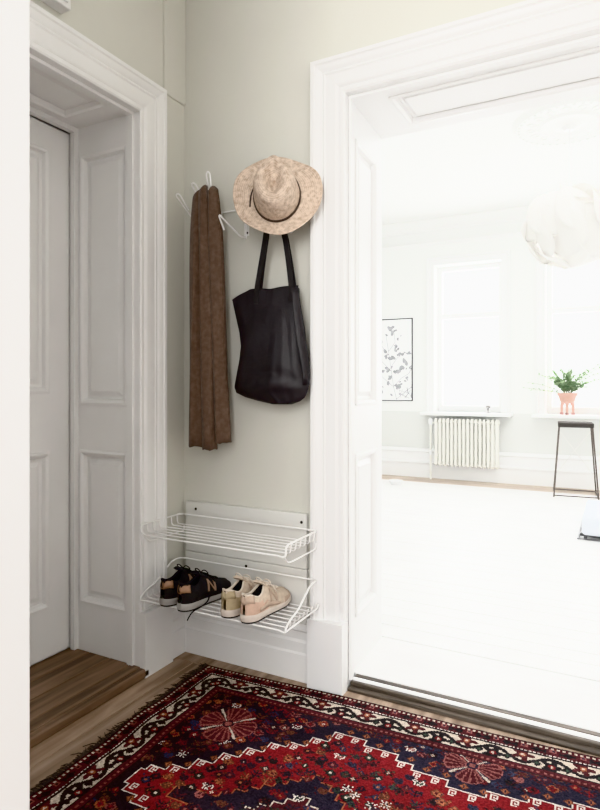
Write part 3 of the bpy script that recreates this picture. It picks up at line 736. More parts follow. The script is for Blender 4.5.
def make_shoe(name, label, group, loc, rz, sty):
    r = thing(name, loc, label, 'shoe', group, rz)
    # outline loops
    def loop(scale, zf):
        pts = [(cen(y) - half(y) * scale, y) for y in YS] + [(cen(y) + half(y) * scale, y) for y in YS[::-1]]
        ym = SL / 2
        return [(x, ym + (y - ym) * (1 + (scale - 1) * .35), zf(y)) for x, y in pts]
    mb = MB(); mb.loft([loop(.93, lambda y: lift(y)), loop(1.0, lambda y: .0015 + lift(y)), loop(1.0, lambda y: .007 + lift(y)), loop(.9, lambda y: .008 + lift(y))])
    mb.build('outsole', sty['outsole'], r, world=False, sharp=50)
    mb = MB(); mb.loft([loop(.96, lambda y: .006 + lift(y)), loop(1.045, lambda y: .0075 + lift(y)), loop(1.06, lambda y: (.0075 + lift(y)) * .5 + msole(y) * .5),
                        loop(1.035, lambda y: msole(y) - .002), loop(1.0, lambda y: msole(y)), loop(.9, lambda y: msole(y) - .001)])
    mb.build('midsole', sty['midsole'], r, world=False, sharp=60)
    mb = MB(); secs = [section(y) for y in YS]; n = len(secs[0])
    for i in range(len(secs) - 1):
        base = mb.add(secs[i] + secs[i + 1], [])
        for j in range(n - 1):
            ym = (YS[i] + YS[i + 1]) / 2; inner = 7 <= j <= n - 9 and OPEN[0] < ym < OPEN[1]
            m_ = 1 if inner else 0
            if not inner:
                q = min(j, n - 2 - j) / 6
                if ym > .245 or (ym > .20 and q < .25): m_ = 2              # toe guard
                elif ym < .10 and q < .62 - ym * 4: m_ = 3                   # heel counter
                elif .115 < ym < .2 and q > .8: m_ = 2
            mb.f.append([base + j, base + j + 1, base + n + j + 1, base + n + j]); mb.m.append(m_)
    # weld happens through remove doubles below
    up = mb.build('upper', [sty['upper'], sty['lining'], sty['guard'], sty['heel']], r, world=False, sharp=180)
    import bmesh
    bm = bmesh.new(); bm.from_mesh(up.data); bmesh.ops.remove_doubles(bm, verts=bm.verts, dist=.00012); bmesh.ops.recalc_face_normals(bm, faces=bm.faces)
    bm.to_mesh(up.data); bm.free()
    so = up.modifiers.new('sub', 'SUBSURF'); so.levels = 1; so.render_levels = 1
    # padded collar piping
    def rimpt(y, sgn):
        k = (y - OPEN[0]) / (OPEN[1] - OPEN[0]); op = .0255 * max(0, math.sin(PI * min(1, max(0, k) ** .8))) ** .55
        w = half(y) * .97; return Vector((cen(y) + sgn * max(min(op, w * .8), w * .34 if y > .02 else w * .7), y, topz(y) + .0005))
    ys = [OPEN[0] - .004 + (OPEN[1] + .004 - OPEN[0]) * k / 16 for k in range(17)]
    mb = MB(); mb.tube([rimpt(y, -1) for y in ys[::-1]] + [rimpt(y, 1) for y in ys], .0033, 7)
    mb.build('collar', sty['collar'], r, world=False)
    # tongue
    mb = MB(); rings = []
    for k in range(9):
        t = k / 8; y = .082 + .060 * t; z = .129 - .030 * t ** .8 - .004 * (t > .9); wd = .022 - .004 * t
        rings.append([(cen(y) + wd * math.cos(a), y + .0035 * math.sin(a) * (1 - t), z - .006 * (math.cos(a) ** 2) + .004 * math.sin(a)) for a in [2 * PI * j / 12 for j in range(12)]])
    mb.loft(rings); mb.build('tongue', sty['tongue'], r, world=False, sharp=70)
    # laces: crossings, a bow and loose ends
    mb = MB()
    for k in range(6):
        y = .122 + k * .0135; z = topz(y) + .0055; hw = .019 - .0006 * k
        mb.tube([(cen(y) - hw, y, z - .005), (cen(y) - hw * .5, y + .002, z + .001), (cen(y) + hw * .5, y + .007, z + .001), (cen(y) + hw, y + .009, z - .006)], .0021, 6, smooth=1)
        mb.tube([(cen(y) + hw, y, z - .005), (cen(y) + hw * .5, y + .002, z + .0005), (cen(y) - hw * .5, y + .007, z + .0005), (cen(y) - hw, y + .009, z - .006)], .0021, 6, smooth=1)
    zt = topz(.118) + .010; yb = .116
    for sgn in (-1, 1):
        mb.tube([(0, yb, zt), (sgn * .014, yb - .004, zt + .014), (sgn * .030, yb - .004, zt + .012), (sgn * .032, yb + .008, zt - .002), (sgn * .014, yb + .006, zt - .001), (0, yb, zt)], .0020, 6, smooth=2)
        mb.tube([(0, yb, zt), (sgn * .012, yb + .016, zt - .004), (sgn * .030, yb + .028, zt - .020), (sgn * .038, yb + .034, zt - .038)], .0020, 6, smooth=2)
    mb.build('laces', sty['lace'], r, world=False)
    # heel tab on the collar
    mb = MB(); g = []
    for k in range(13):
        a = -1.15 + 2.3 * k / 12
        y = .045 - .0465 * math.cos(a); x = .0355 * math.sin(a) * .97
        col = []
        for q in (.52, .68, .84, .97):
            p = side_pt(max(y, .0012), q, 1 if a >= 0 else -1, .002); kx = abs(p.x - cen(y)) / max(1e-6, half(max(y, .0012)) * .97)
            col.append((cen(y) + x * max(.72, 1 - .35 * q ** 2.6), y - .0012 + .006 * q ** 2, p.z if abs(a) > .2 else msole(0) - .004 + (.098 - .03) * (1 - (1 - q) ** 1.25)))
        g.append(col)
    mb.loft(g, closed=False); t_ = mb.build('heel_tab', sty['tab'], r, world=False, sharp=70)
    so = t_.modifiers.new('thick', 'SOLIDIFY'); so.thickness = .002; so.offset = 1
    mb = MB(); mb.tube([(0, -.001, .097), (0, -.006, .092), (0, -.006, .080), (0, -.002, .074)], .003, 6, smooth=1)
    mb.build('pull_loop', sty['loop'], r, world=False)
    # side letter
    for sgn in (-1, 1):
        mb = MB()
        def strip(a, b, w):
            n_ = 8; A, B = Vector(a), Vector(b); dvec = (B - A); nrm = Vector((-dvec.y, dvec.x)).normalized() * w
            if abs(dvec.x) < abs(dvec.y) * .6: nrm = Vector((w, 0))
            rows = []
            for k in range(n_ + 1):
                p = A + dvec * k / n_
                rows.append([side_pt(p.x - nrm.x, p.y - nrm.y * 8, sgn, .0022), side_pt(p.x + nrm.x, p.y + nrm.y * 8, sgn, .0022)])
            mb.loft(rows, closed=False)
        y0, y1, q0, q1 = .118, .152, .26, .80
        fl = sgn
        a0, a1 = (y0, y1) if sgn > 0 else (y1, y0)
        strip((a0, q0), (a0 + (.004 if sgn > 0 else .004), q1), .0046); strip((a1, q0), (a1 + .004, q1), .0046)
        strip((a0 + .003, q1 - .01), (a1, q0 + .01), .0040)
        o_ = mb.build('side_letter', sty['letter'], r, world=False); o_['label'] = 'letter N on the side of the shoe'
        so = o_.modifiers.new('thick', 'SOLIDIFY'); so.thickness = .0012; so.offset = 0
    # side overlay swoosh-like saddle panels
    for sgn in (-1, 1):
        mb = MB(); rows = []
        for k in range(15):
            t = k / 14; y = .050 + .125 * t; q0 = .10 + .02 * math.sin(t * 6); q1 = .30 + .10 * math.sin(PI * t) - .12 * t
            rows.append([side_pt(y, q0, sgn, .0012), side_pt(y, (q0 + q1) / 2, sgn, .0016), side_pt(y, q1, sgn, .0012)])
        mb.loft(rows, closed=False); o_ = mb.build('side_panel', sty['guard'], r, world=False, sharp=70)
        so = o_.modifiers.new('thick', 'SOLIDIFY'); so.thickness = .001; so.offset = 0
    kids = {}
    for ch in r.children: kids.setdefault(ch.name.split('.')[0], []).append(ch)
    for child, par in (('collar', 'upper'), ('side_letter', 'upper'), ('side_panel', 'upper'), ('pull_loop', 'heel_tab'), ('outsole', 'midsole'), ('laces', 'tongue')):
        for ch in kids[child]: ch.parent = kids[par][0]
    return r
BLK = dict(outsole=M['rubber_dark'], midsole=M['mid_grey'], upper=M['black_mesh'], lining=M['lining'], guard=M['black_suede'], heel=M['black_suede'], collar=M['black_mesh'],
           tongue=M['black_mesh'], lace=M['black_lace'], tab=M['tan'], loop=M['rubber_dark'], letter=M['copper'])
BGE = dict(outsole=M['rubber_dark'], midsole=M['cream'], upper=M['beige_mesh'], lining=M['lining'], guard=M['beige_suede'], heel=M['peach'], collar=M['cream_lace'],
           tongue=M['beige_mesh'], lace=M['cream_lace'], tab=M['beige_suede'], loop=M['beige_suede'], letter=M['beige_suede'])
BGE2 = dict(BGE, heel=M['olive'], tab=M['olive'], loop=M['olive'])
ZS = .3140
make_shoe('sneaker', 'black sneaker with tan heel tab, leftmost shoe on the lower rack', 'black sneakers', (-1.523, 1.752, ZS), math.radians(-2), BLK)
bs = make_shoe('sneaker', 'black sneaker with copper letter on its side, next to the beige pair', 'black sneakers', (-1.432, 1.742, ZS), math.radians(-5), BLK)
mb = MB(); mb.tube([(.040, .115, .050), (.056, .10, .026), (.054, .06, .012), (.047, .028, .008), (.040, .012, -.006), (.034, .004, -.026)], .0026, 6, smooth=2); mb.build('loose_lace', M['black_lace'], bs, world=False)
make_shoe('sneaker', 'beige sneaker with sand-coloured heel, beside the black pair', 'beige sneakers', (-1.248, 1.768, ZS), math.radians(0), BGE2)
make_shoe('sneaker', 'beige sneaker with peach heel, rightmost shoe on the rack', 'beige sneakers', (-1.160, 1.760, ZS), math.radians(-3), BGE)
# ---------------------------------------------------------------- coat rack of bent wire
cr = thing('coat_rack', (-1.36, YB, 1.885), 'white wire coat rack with hooks on the green wall', 'coat rack')
mb = MB()
mb.tube([(-1.60, YB - .012, 1.885), (-1.13, YB - .012, 1.885)], .0034, 8)
mb.build('rail', M['wire'], cr)
for x in (-1.595, -1.352, -1.135):
    mb = MB(); mb.tube(roundpath([(x, YB - .008, 1.90), (x, YB - .006, 1.765), (x - .008, YB - .006, 1.762)], .006), .0034, 8)
    mb.box(x - .011, x + .011, YB - .004, YB, 1.775, 1.895)
    mb.build('bracket', M['wire'], cr, bevel=.001)
    mb = MB(); mb.lathe([(.0005, 0), (.005, 0), (.0045, .002), (.0005, .003)], seg=10); mb.v = [(x + .004 + p, YB - .0045 - c, 1.787 + q) for p, q, c in mb.v]; mb.build('screw', M['screw'], cr)
def hook(pts, r=.0034, rr=.012):
    mb = MB(); mb.tube(roundpath(pts, rr, 6), r, 8); mb.build('hook', M['wire'], cr)
def upper(x, yt, zt, dz=.085, w=.014):
    hook([(x - w * .5, YB - .010, zt - dz), (x - w * .5, yt, zt - .006), (x - w * .2, yt - .007, zt), (x + w * .3, yt - .004, zt + .003), (x + w * .6, yt + .006, zt - .002), (x + w * .9, yt + .055, zt - .050)], .0032, .007)
upper(-1.601, 1.935, 1.945); upper(-1.536, 1.955, 1.985, .095); upper(-1.165, 1.955, 1.995, .10)
hook([(-1.472, YB - .010, 1.875), (-1.470, 1.962, 1.985), (-1.467, 1.950, 2.012), (-1.458, 1.947, 2.022), (-1.449, 1.950, 2.012), (-1.447, 1.955, 1.962)], .0032, .008)
def lower(x, yt, zt):
    hook([(x, YB - .006, 1.764), (x, YB - .050, 1.764), (x - .004, yt, zt - .004), (x - .007, yt - .006, zt + .003), (x - .013, yt - .004, zt), (x - .015, yt + .032, zt - .045)], .0034, .010)
lower(-1.352, 1.900, 1.815); lower(-1.165, 1.915, 1.815)

# ---------------------------------------------------------------- scarf
def make_scarf():
    root = thing('scarf', (-1.46, 1.965, 1.90), 'long brown knitted scarf hanging folded over a wire hook', 'scarf')
    def strip(name, xc0, xc1, w0, w1, zb, ph, yoff, amp, ripples, seed, ztop=1.968):
        mb = MB(); rings = []; n = 44; K = 40
        for k in range(K + 1):
            t = (k / K) ** 1.7                              # 0 top .. 1 bottom
            z = ztop + (zb - ztop) * t; h_ = max(0, 1 - t / .03); cap = math.sqrt(max(.004, 1 - h_ * h_))
            e = 1 - math.exp(-t * 7)
            cx = xc0 + (xc1 - xc0) * (t ** .8); w = w0 + (w1 - w0) * (.75 * e + .25 * t)
            th = .017 + .012 * e
            drop = 0
            front, back = [], []
            for j in range(n):
                u = j / (n - 1) * 2 - 1
                edge = math.sqrt(max(0, 1 - abs(u) ** 5))
                f = amp * (.35 + .65 * e) * (math.cos(u * ripples * PI + ph + .5 * math.sin(t * 3 + seed)) + .35 * math.cos(u * ripples * 2.3 * PI + ph * 2 + t * 1.7))
                x = cx + u * w / 2 + .004 * math.sin(t * 6 + u * 3 + seed)
                zz = z - .012 * abs(u) ** 2 * max(0, 1 - t / .2) + (.004 * math.sin(u * 5 + seed) * t)
                yy = 1.968 + .028 * t + yoff
                x = cx + (x - cx) * (.35 + .65 * cap); yy += .016 * h_ ** 2; edge *= cap ** .6
                front.append((x, yy - th * edge - f * edge, zz)); back.append((x, yy + th * .6 * edge, zz))
            rings.append(front + back[::-1])
        mb.loft(rings); o = mb.build(name, M['scarf'], root, sharp=180)
        return o
    X = lambda u: XU(u, 1.985)
    strip('front_fold', X(204.0), X(198.7), .046, X(207.5) - X(190.0), .905, .2, -.010, .007, .9, .3, 1.962)
    strip('front_fold', X(209.3), X(212.0), .034, X(218.5) - X(205.5), .897, .1, -.019, .006, .8, 1.9, 1.974)
    strip('front_fold', X(216.3), X(223.0), .042, X(230.0) - X(215.5), .925, .3, -.008, .006, .9, 4.0, 1.968)
    strip('back_fold', XU(211.5, 2.02), XU(211, 2.02), .085, X(227) - X(193), .93, .0, .016, .003, 2.5, 3.1, 1.966)
make_scarf()

# ---------------------------------------------------------------- straw hat
def make_hat():
    C0 = Vector((-1.131, 1.945, 1.866))
    A = Vector((.36, -.84, .30)).normalized()                    # crown axis
    Rr = (Vector((.83, .46, 0)) - A * Vector((.83, .46, 0)).dot(A)).normalized()
    Fv = A.cross(Rr)                                            # "up" in the photograph
    if Fv.z < 0: Fv = -Fv
    root = thing('straw_hat', C0, 'woven straw hat with pinched crown hanging above the black bag', 'hat')
    n = 96
    def ell(phi, a, b): return a * math.cos(phi), b * math.sin(phi)
    prof = []
    CH = .125
    # crown parameters along k: side wall, then the top inwards
    def crown(k, phi):
        c, s = math.cos(phi), math.sin(phi)
        if k <= 1:                                             # side wall
            q = k
            sc = 1 - .20 * q ** 1.6
            front = max(0, s)                                  # pinched towards the front (up)
            rx = .085 * sc * (1 - .42 * front ** 1.4 * q); ry = .108 * sc * (1 + .07 * q)
            h = CH * (1 - (1 - q) ** 1.15) * (1 + .06 * s)
            return rx * c, ry * s - .010 * q, h
        q = k - 1                                              # top
        x1, y1, h1 = crown(1, phi)
        rr = 1 - q
        x, y = x1 * rr, (y1 + .01) * rr - .01
        dome = .018 * math.sin(min(1, q / .30) * PI / 2) 
        ux, uy = x / .034, (y + .004) / .085
        dent = .042 * math.exp(-(ux * ux * 1.1 + uy * uy * .8) * 1.6)
        pin = .012 * math.exp(-(((abs(x) - .030) / .018) ** 2 + ((y - .048) / .034) ** 2))
        return x, y, h1 + dome - dent * min(1, q * 2.2) - pin
    def brim(k, phi):
        c, s = math.cos(phi), math.sin(phi)
        x0, y0 = .085 * c, .108 * s
        ox = .162 * c * (1 + .03 * math.cos(2 * phi)); oy = (.186 if s > 0 else .166) * s + .002
        ox *= 1 + .025 * math.sin(3 * phi + .6); oy *= 1 + .02 * math.sin(4 * phi + 1)
        x, y = x0 + (ox - x0) * k, y0 + (oy - y0) * k
        h = .005 - .012 * k * (1 - k) + (.012 * c * c * k ** 1.7) + .004 * (max(0, -s) ** 2) * k ** 1.5 - .012 * max(0, s) ** 2 * k ** 1.5 + .009 * k * math.sin(3 * phi + .5) + .004 * k * math.sin(5 * phi)
        return x, y, h
    W = lambda p: C0 + Rr * p[0] + Fv * p[1] + A * p[2]
    rings, runs = [], []
    L_ = 0; last = None
    stations = [('b', 1 - i / 16) for i in range(17)] + [('c', i / 12) for i in range(1, 13)] + [('c', 1 + i / 16 * .985) for i in range(1, 17)]
    for kind, k in stations:
        fn = brim if kind == 'b' else crown
        rings.append([W(fn(k, 2 * PI * j / n)) for j in range(n)])
        if last is not None: L_ += (rings[-1][n // 8] - last).length
        last = rings[-1][n // 8]; runs.append(L_)
    mb = MB(); mb.loft(rings, True, False, True)
    o = mb.build('hat_body', M['straw'], root, sharp=180, recalc=True)
    at = o.data.attributes.new('weave', 'FLOAT_VECTOR', 'POINT')
    dat = []
    for i in range(len(rings)):
        for j in range(n): dat += [math.sin(2 * PI * j / n) if False else abs((j / n) * 2 - 1), runs[i], 0]
    at.data.foreach_set('vector', dat)
    so = o.modifiers.new('thick', 'SOLIDIFY'); so.thickness = .0035; so.offset = 0
    mb = MB(); mb.tube([W(brim(1, 2 * PI * j / n)) for j in range(n)], .0032, 6, closed=True); e = mb.build('brim_edge', M['straw'], root)
    # cord round the crown, with a hanging end on the left
    mb = MB()
    mb.tube([W((lambda p: (p[0] * 1.03, p[1] * 1.03, p[2] + .002))(crown(.06, 2 * PI * j / n))) for j in range(n)], .0034, 6, closed=True)
    mb.tube([W((lambda p: (p[0] * 1.04, p[1] * 1.04, p[2] + .004))(crown(.10, 2 * PI * j / n))) for j in range(n)], .0022, 6, closed=True)
    pts = [crown(.06, PI * .62), crown(.08, PI * .72), brim(.08, PI * .82), brim(.16, PI * .93), brim(.22, PI * 1.02), brim(.30, PI * 1.10)]
    mb.tube([W((p[0], p[1], p[2] + .006)) for p in pts], .0030, 6, smooth=2)
    mb.build('hat_cord', M['band'], root)
make_hat()

# ---------------------------------------------------------------- tote bag
def make_bag():
    root = thing('tote_bag', (-1.2, 1.99, 1.09), 'soft black leather tote bag hanging by its straps under the hat', 'bag')
    # outline in the hanging plane: rows from top to bottom: (z, left x, right x)
    tab = [(297, 233, 297.5), (305, 234.5, 298.5), (318, 237.2, 300.5), (330, 239.8, 302.5), (345, 241.5, 304.5), (360, 239.8, 307), (375, 237, 308.8), (387, 235, 308.5), (393, 237, 306.5), (397.5, 246, 304), (401, 258, 299.5), (404, 272, 291)]
    rows = [(ZV(272, v, 1.985), XU(l - 1, 1.985), XU(r, 1.985)) for v, l, r in tab]
    n = 40; rings = []
    def prof(u, z, t):
        th = (.010 + .046 * max(0, math.sin(min(1, t * 1.15) * PI * .62)) ** 1.2) * (1 - .55 * max(0, t - .86) / .14)
        return th * (1 - abs(u) ** 3.2)
    K = len(rows) - 1; sub = 4
    seq = []
    for i in range(K):
        for s_ in range(sub):
            t = s_ / sub; seq.append(tuple(rows[i][k] * (1 - t) + rows[i + 1][k] * t for k in range(3)))
    seq.append(rows[-1])
    zs = [q[0] for q in rows][::-1]
    for q in seq:
        z, xl, xr = q; t = (rows[0][0] - z) / (rows[0][0] - rows[-1][0])
        fr, bk = [], []
        for j in range(n):
            u = j / (n - 1) * 2 - 1; x = (xl + xr) / 2 + u * (xr - xl) / 2
            top = 0
            if t < .10: top = (.034 * min(1, max(0, (u + 1) / .62)) ** .9 - .006 * math.exp(-((u - .25) / .22) ** 2)) * (1 - t / .10)
            cr_ = .0035 * math.sin(u * 4.2 + t * 9) * math.sin(t * PI) + .007 * math.exp(-((u + .2 * t - .35) / .10) ** 2) * t * (1 - t * .4) * 1.3 - .006 * math.exp(-((u - .62) / .08) ** 2) * (t > .0) * min(1, t * 3)
            cr_ += .007 * math.exp(-((t - .80 - .25 * (u - .3) ** 2) / .05) ** 2) * math.exp(-((u - .25) / .5) ** 2) - .008 * math.exp(-((t - .72 - .2 * (u - .2) ** 2) / .04) ** 2) * math.exp(-((u - .2) / .5) ** 2)
            cr_ += .004 * mnoise.noise(Vector((x * 22, z * 12, 3)))
            sgn = prof(u, z, t); lim = 1 - abs(u) ** 6
            fr.append((x, 1.988 - sgn - cr_ * lim, z + top)); bk.append((x, 1.990 + sgn * .50, z + top))
        rings.append(fr + bk[::-1])
    mb = MB(); mb.loft(rings, True, True, True)
    o = mb.build('bag_body', M['leather'], root, sharp=60)
    # gusset fold on the right side
    mb = MB(); rr = []
    for k in range(14):
        t = k / 13; z = 1.515 - .37 * t; xr = float(np.interp(z, zs, [q[2] for q in rows][::-1]))
        rr.append([(xr - .014, 1.968 - .016 * math.sin(t * PI), z + .012), (xr + .001 + .005 * math.sin(t * PI), 1.990, z + .012), (xr - .004, 2.008, z + .012)])
    mb.loft(rr, closed=False); g = mb.build('side_fold', M['leather'], root, sharp=60); so = g.modifiers.new('thick', 'SOLIDIFY'); so.thickness = .0025
    # opening rim
    mb = MB(); r0 = rings[0]; mb.tube([Vector(p) + Vector((0, 0, .001)) for p in r0[::2]], .0022, 6, closed=True); mb.build('rim', M['leather_strap'], root)
    # straps: two on the front and two behind, meeting over the hook
    for xb, xt in ((-1.243, -1.196), (-1.088, -1.114)):
        for dy, nm in ((0, 'strap'), (.026, 'strap')):
            pts = [(xb, 1.972 + dy * .9, 1.475), (xb, 1.976 + dy * .9, 1.53), (xb + (xt - xb) * .5, 1.974 + dy * .5, 1.64), (xt, 1.968 + dy * .3, 1.735), (xt + (-1.165 - xt) * .5, 1.955 + dy * .2, 1.80), (-1.168 + (xt + 1.165) * .15, 1.945 + dy * .1, 1.822)]
            P = roundpath(pts, .05, 5); mb = MB(); rg = []
            for i, p in enumerate(P):
                a = P[max(0, i - 1)]; b = P[min(len(P) - 1, i + 1)]; t = (Vector(b) - Vector(a)).normalized()
                w = Vector((0, 1, 0)).cross(t).normalized() * .0107; p = Vector(p)
                yo = Vector((0, .0022, 0)); rg.append([p - w - yo, p + w - yo, p + w + yo, p - w + yo])
            mb.loft(rg); mb.build(nm, M['leather_strap'], root, bevel=.001)
make_bag()

# ---------------------------------------------------------------- electric box above the left door
eb = thing('wall_box', (XL, 1.22, 2.43), 'white box fixed to the wall above the left door', 'wall box')
mb = MB(); mb.box(XL + .001, XL + .05, 1.02, 1.415, 2.425, 2.80); mb.build('box_body', M['white_door'], eb, bevel=.004)
mb = MB(); mb.box(XL + .05, XL + .058, 1.035, 1.400, 2.44, 2.785); mb.build('box_cover', M['white'], eb, bevel=.003)

# ================================================================ the bright room
# radiator
def make_radiator():
    x0, x1, z0, z1 = -1.935, -1.185, .205, .765
    r = thing('radiator', ((x0 + x1) / 2, 7.13, RF), 'cream column radiator under the left window', 'radiator')
    n = 16; p = (x1 - x0) / n; first = None
    for k in range(n):
        if first is None:
            mb = MB(); x = x0 + p / 2
            for y in (7.065, 7.15):
                mb.tube(roundpath([(x, y, z0 + .03), (x, y, z1 - .03)], .01), .0135, 10)
            mb.tube(roundpath([(x, 7.055, z1 - .035), (x, 7.065, z1 - .004), (x, 7.15, z1 - .004), (x, 7.16, z1 - .035)], .03), .0150, 10)
            mb.tube(roundpath([(x, 7.055, z0 + .035), (x, 7.065, z0 + .016), (x, 7.15, z0 + .016), (x, 7.16, z0 + .035)], .03), .0150, 10)
            mb.tube([(x - p * .52, 7.107, z1 - .03), (x + p * .52, 7.107, z1 - .03)], .02, 10); mb.tube([(x - p * .52, 7.107, z0 + .03), (x + p * .52, 7.107, z0 + .03)], .02, 10)
            first = mb.build('section', M['radiator'], r)
        else:
            c = first.copy(); COL.objects.link(c); c.location.x += p * k
    mb = MB(); mb.tube(roundpath([(x0 - .055, 7.12, RF), (x0 - .055, 7.12, z1 - .06), (x0, 7.11, z1 - .04)], .02), .011, 10); mb.build('supply_pipe', M['radiator'], r)
    mb = MB(); mb.lathe([(.004, 0), (.022, 0), (.026, .02), (.026, .055), (.018, .07), (.004, .072)], (x0 - .055, 7.12, z1 - .07), 16); mb.build('valve', M['ceramic'], r)
    mb = MB(); mb.lathe([(.004, 0), (.02, 0), (.02, .05), (.004, .055)], (x0 - .055, 7.12, .33), 14); mb.build('pipe_fitting', M['ceramic'], r)
    for x in (x0 + .1, x1 - .1):
        mb = MB(); mb.box(x - .012, x + .012, 7.10, RY1 - .02, z0 + .05, z0 + .065); mb.box(x - .012, x + .012, 7.195, 7.215, z0 + .02, z0 + .1); mb.build('wall_bracket', M['radiator'], r)
make_radiator()

# stool
def make_stool():
    cx, cy, zs = -.375, 6.77, .785
    r = thing('bar_stool', (cx, cy, RF), 'tall stool with thin dark metal legs below the planted window', 'stool', rz=0)
    a = math.radians(5)
    def P(u, v, z): return (cx + u * math.cos(a) - v * math.sin(a), cy + u * math.sin(a) + v * math.cos(a), z)
    mb = MB(); s = .165; q = .028
    lo = [(-s, -s), (s, -s), (s, s), (-s, s)]
    mb.loft([[P(u, v, zs - .045) for u, v in lo], [P(u, v, zs) for u, v in lo]]); mb.build('seat', M['stool_seat'], r, bevel=.006)
    for u, v in lo:
        mb = MB(); b = 1.24
        mb.tube([P(u * .93, v * .93, zs - .045), P(u * b, v * b, RF + .003)], .0075, 8)
        mb.tube([P(u * .93, v * .93 * .62, zs - .045), P(u * b, v * b, RF + .003)], .0060, 8)
        mb.build('leg', M['stool_metal'], r)
    mb = MB(); b = 1.22; zz = RF + .02
    for i in range(4):
        (u, v), (w, x) = lo[i], lo[(i + 1) % 4]; mb.tube([P(u * b, v * b, zz), P(w * b, x * b, zz)], .006, 8)
    mb.build('foot_frame', M['stool_metal'], r)
    mb = MB(); mb.tube([P(-s * .97, s * .97, zs - .09), P(s * 1.12, s * 1.12, .22)], .004, 6); mb.tube([P(s * .97, s * .97, zs - .09), P(-s * 1.12, s * 1.12, .22)], .004, 6)
    mb.build('cross_brace', M['light_wire'], r)
make_stool()

# pot with plant on the sill of the middle window
def make_plant():
    c = Vector((-.475, 7.13, WZ0))
    pot = thing('footed_pot', c, 'pink terracotta pot on splayed legs on the window sill', 'pot')
    mb = MB(); zb = .125
    mb.lathe([(.004, zb), (.055, zb + .004), (.072, zb + .025), (.090, zb + .085), (.100, zb + .088), (.102, zb + .112), (.092, zb + .114), (.086, zb + .095), (.004, zb + .09)], c, 32); mb.build('pot_body', M['terra'], pot)
    for k in range(3):
        a = 2 * PI * k / 3 + .55; dx, dy = math.cos(a), math.sin(a)
        mb = MB(); mb.tube([c + Vector((dx * .042, dy * .042, zb + .04)), c + Vector((dx * .066, dy * .066, .10)), c + Vector((dx * .066, dy * .066, .018))], lambda q: .024 - .013 * q ** .6, 12)
        lg = mb.build('leg', M['terra'], pot)
        mb = MB(); mb.lathe([(.003, 0), (.018, 0), (.020, .012), (.016, .028), (.003, .03)], c + Vector((dx * .066, dy * .066, 0)), 14); mb.build('foot', M['terra_dark'], lg)
    mb = MB(); mb.lathe([(.003, zb + .091), (.084, zb + .093), (.06, zb + .102), (.003, zb + .106)], c, 20); mb.build('soil', M['soil'], pot)
    pl = thing('potted_plant', c + Vector((0, 0, .225)), 'bushy green plant with trailing sprigs in the pink footed pot', 'plant')
    r = random.Random(11); st = MB(); lf = MB()
    def leaf(p, d, L):
        d = d.normalized(); w = d.cross(Vector((r.uniform(-1, 1), r.uniform(-1, 1), r.uniform(.2, 1)))).normalized() * L * .36; nn = d.cross(w).normalized() * L * .10
        lf.add([p, p + d * L * .35 + w + nn, p + d * L * .72 + w * .75 + nn, p + d * L, p + d * L * .72 - w * .75 + nn, p + d * L * .35 - w + nn, p + d * L * .5], [(0, 1, 6), (1, 2, 6), (2, 3, 6), (3, 4, 6), (4, 5, 6), (5, 0, 6)])
    base = c + Vector((0, 0, .225))
    specs = [(r.uniform(0, 2 * PI), r.uniform(.08, .20), r.uniform(.08, .26)) for _ in range(46)]
    specs += [(PI * 1.0, .44, .07), (PI * .95, .40, .13), (PI * 1.05, .36, .05), (.05, .40, .36), (.15, .36, .30), (-.1, .34, .24), (.02, .30, .16), (PI * .9, .30, .22)]
    for a, out, up in specs:
        if math.sin(a) > .35: out *= .45
        e = base + Vector((math.cos(a) * out, math.sin(a) * out * .5 - .02, up)); m_ = base + Vector((math.cos(a) * out * .4, math.sin(a) * out * .2, up * .75))
        b0 = base + Vector((math.cos(a) * .03, math.sin(a) * .03, 0))
        n = 9; pts = [b0 * (1 - t) ** 2 + m_ * 2 * t * (1 - t) + e * t * t for t in [k / n for k in range(n + 1)]]
        st.tube(pts, .0018, 5)
        for k in range(2, n + 1):
            for _ in range(2 if out > .3 else 3):
                d = (pts[k] - pts[k - 1]).normalized() + Vector((r.uniform(-1, 1), r.uniform(-1, 1), r.uniform(-.6, .9)))
                leaf(pts[k], d, r.uniform(.020, .036) * (1 if out < .3 else .8))
    st.build('stems', M['stem'], pl); lf.build('foliage', M['leaf'], pl, recalc=False)
make_plant()

# small grey holder on the sill of the left window
ch = thing('candle_holder', (-1.325, 7.17, WZ0), 'tiny grey holder on the sill above the radiator', 'ornament')
mb = MB(); mb.lathe([(.002, 0), (.030, 0), (.030, .008), (.012, .016), (.011, .05), (.028, .062), (.030, .09), (.026, .09), (.022, .066), (.002, .062)], (-1.325, 7.17, WZ0), 18); mb.build('holder', M['grey_cer'], ch)

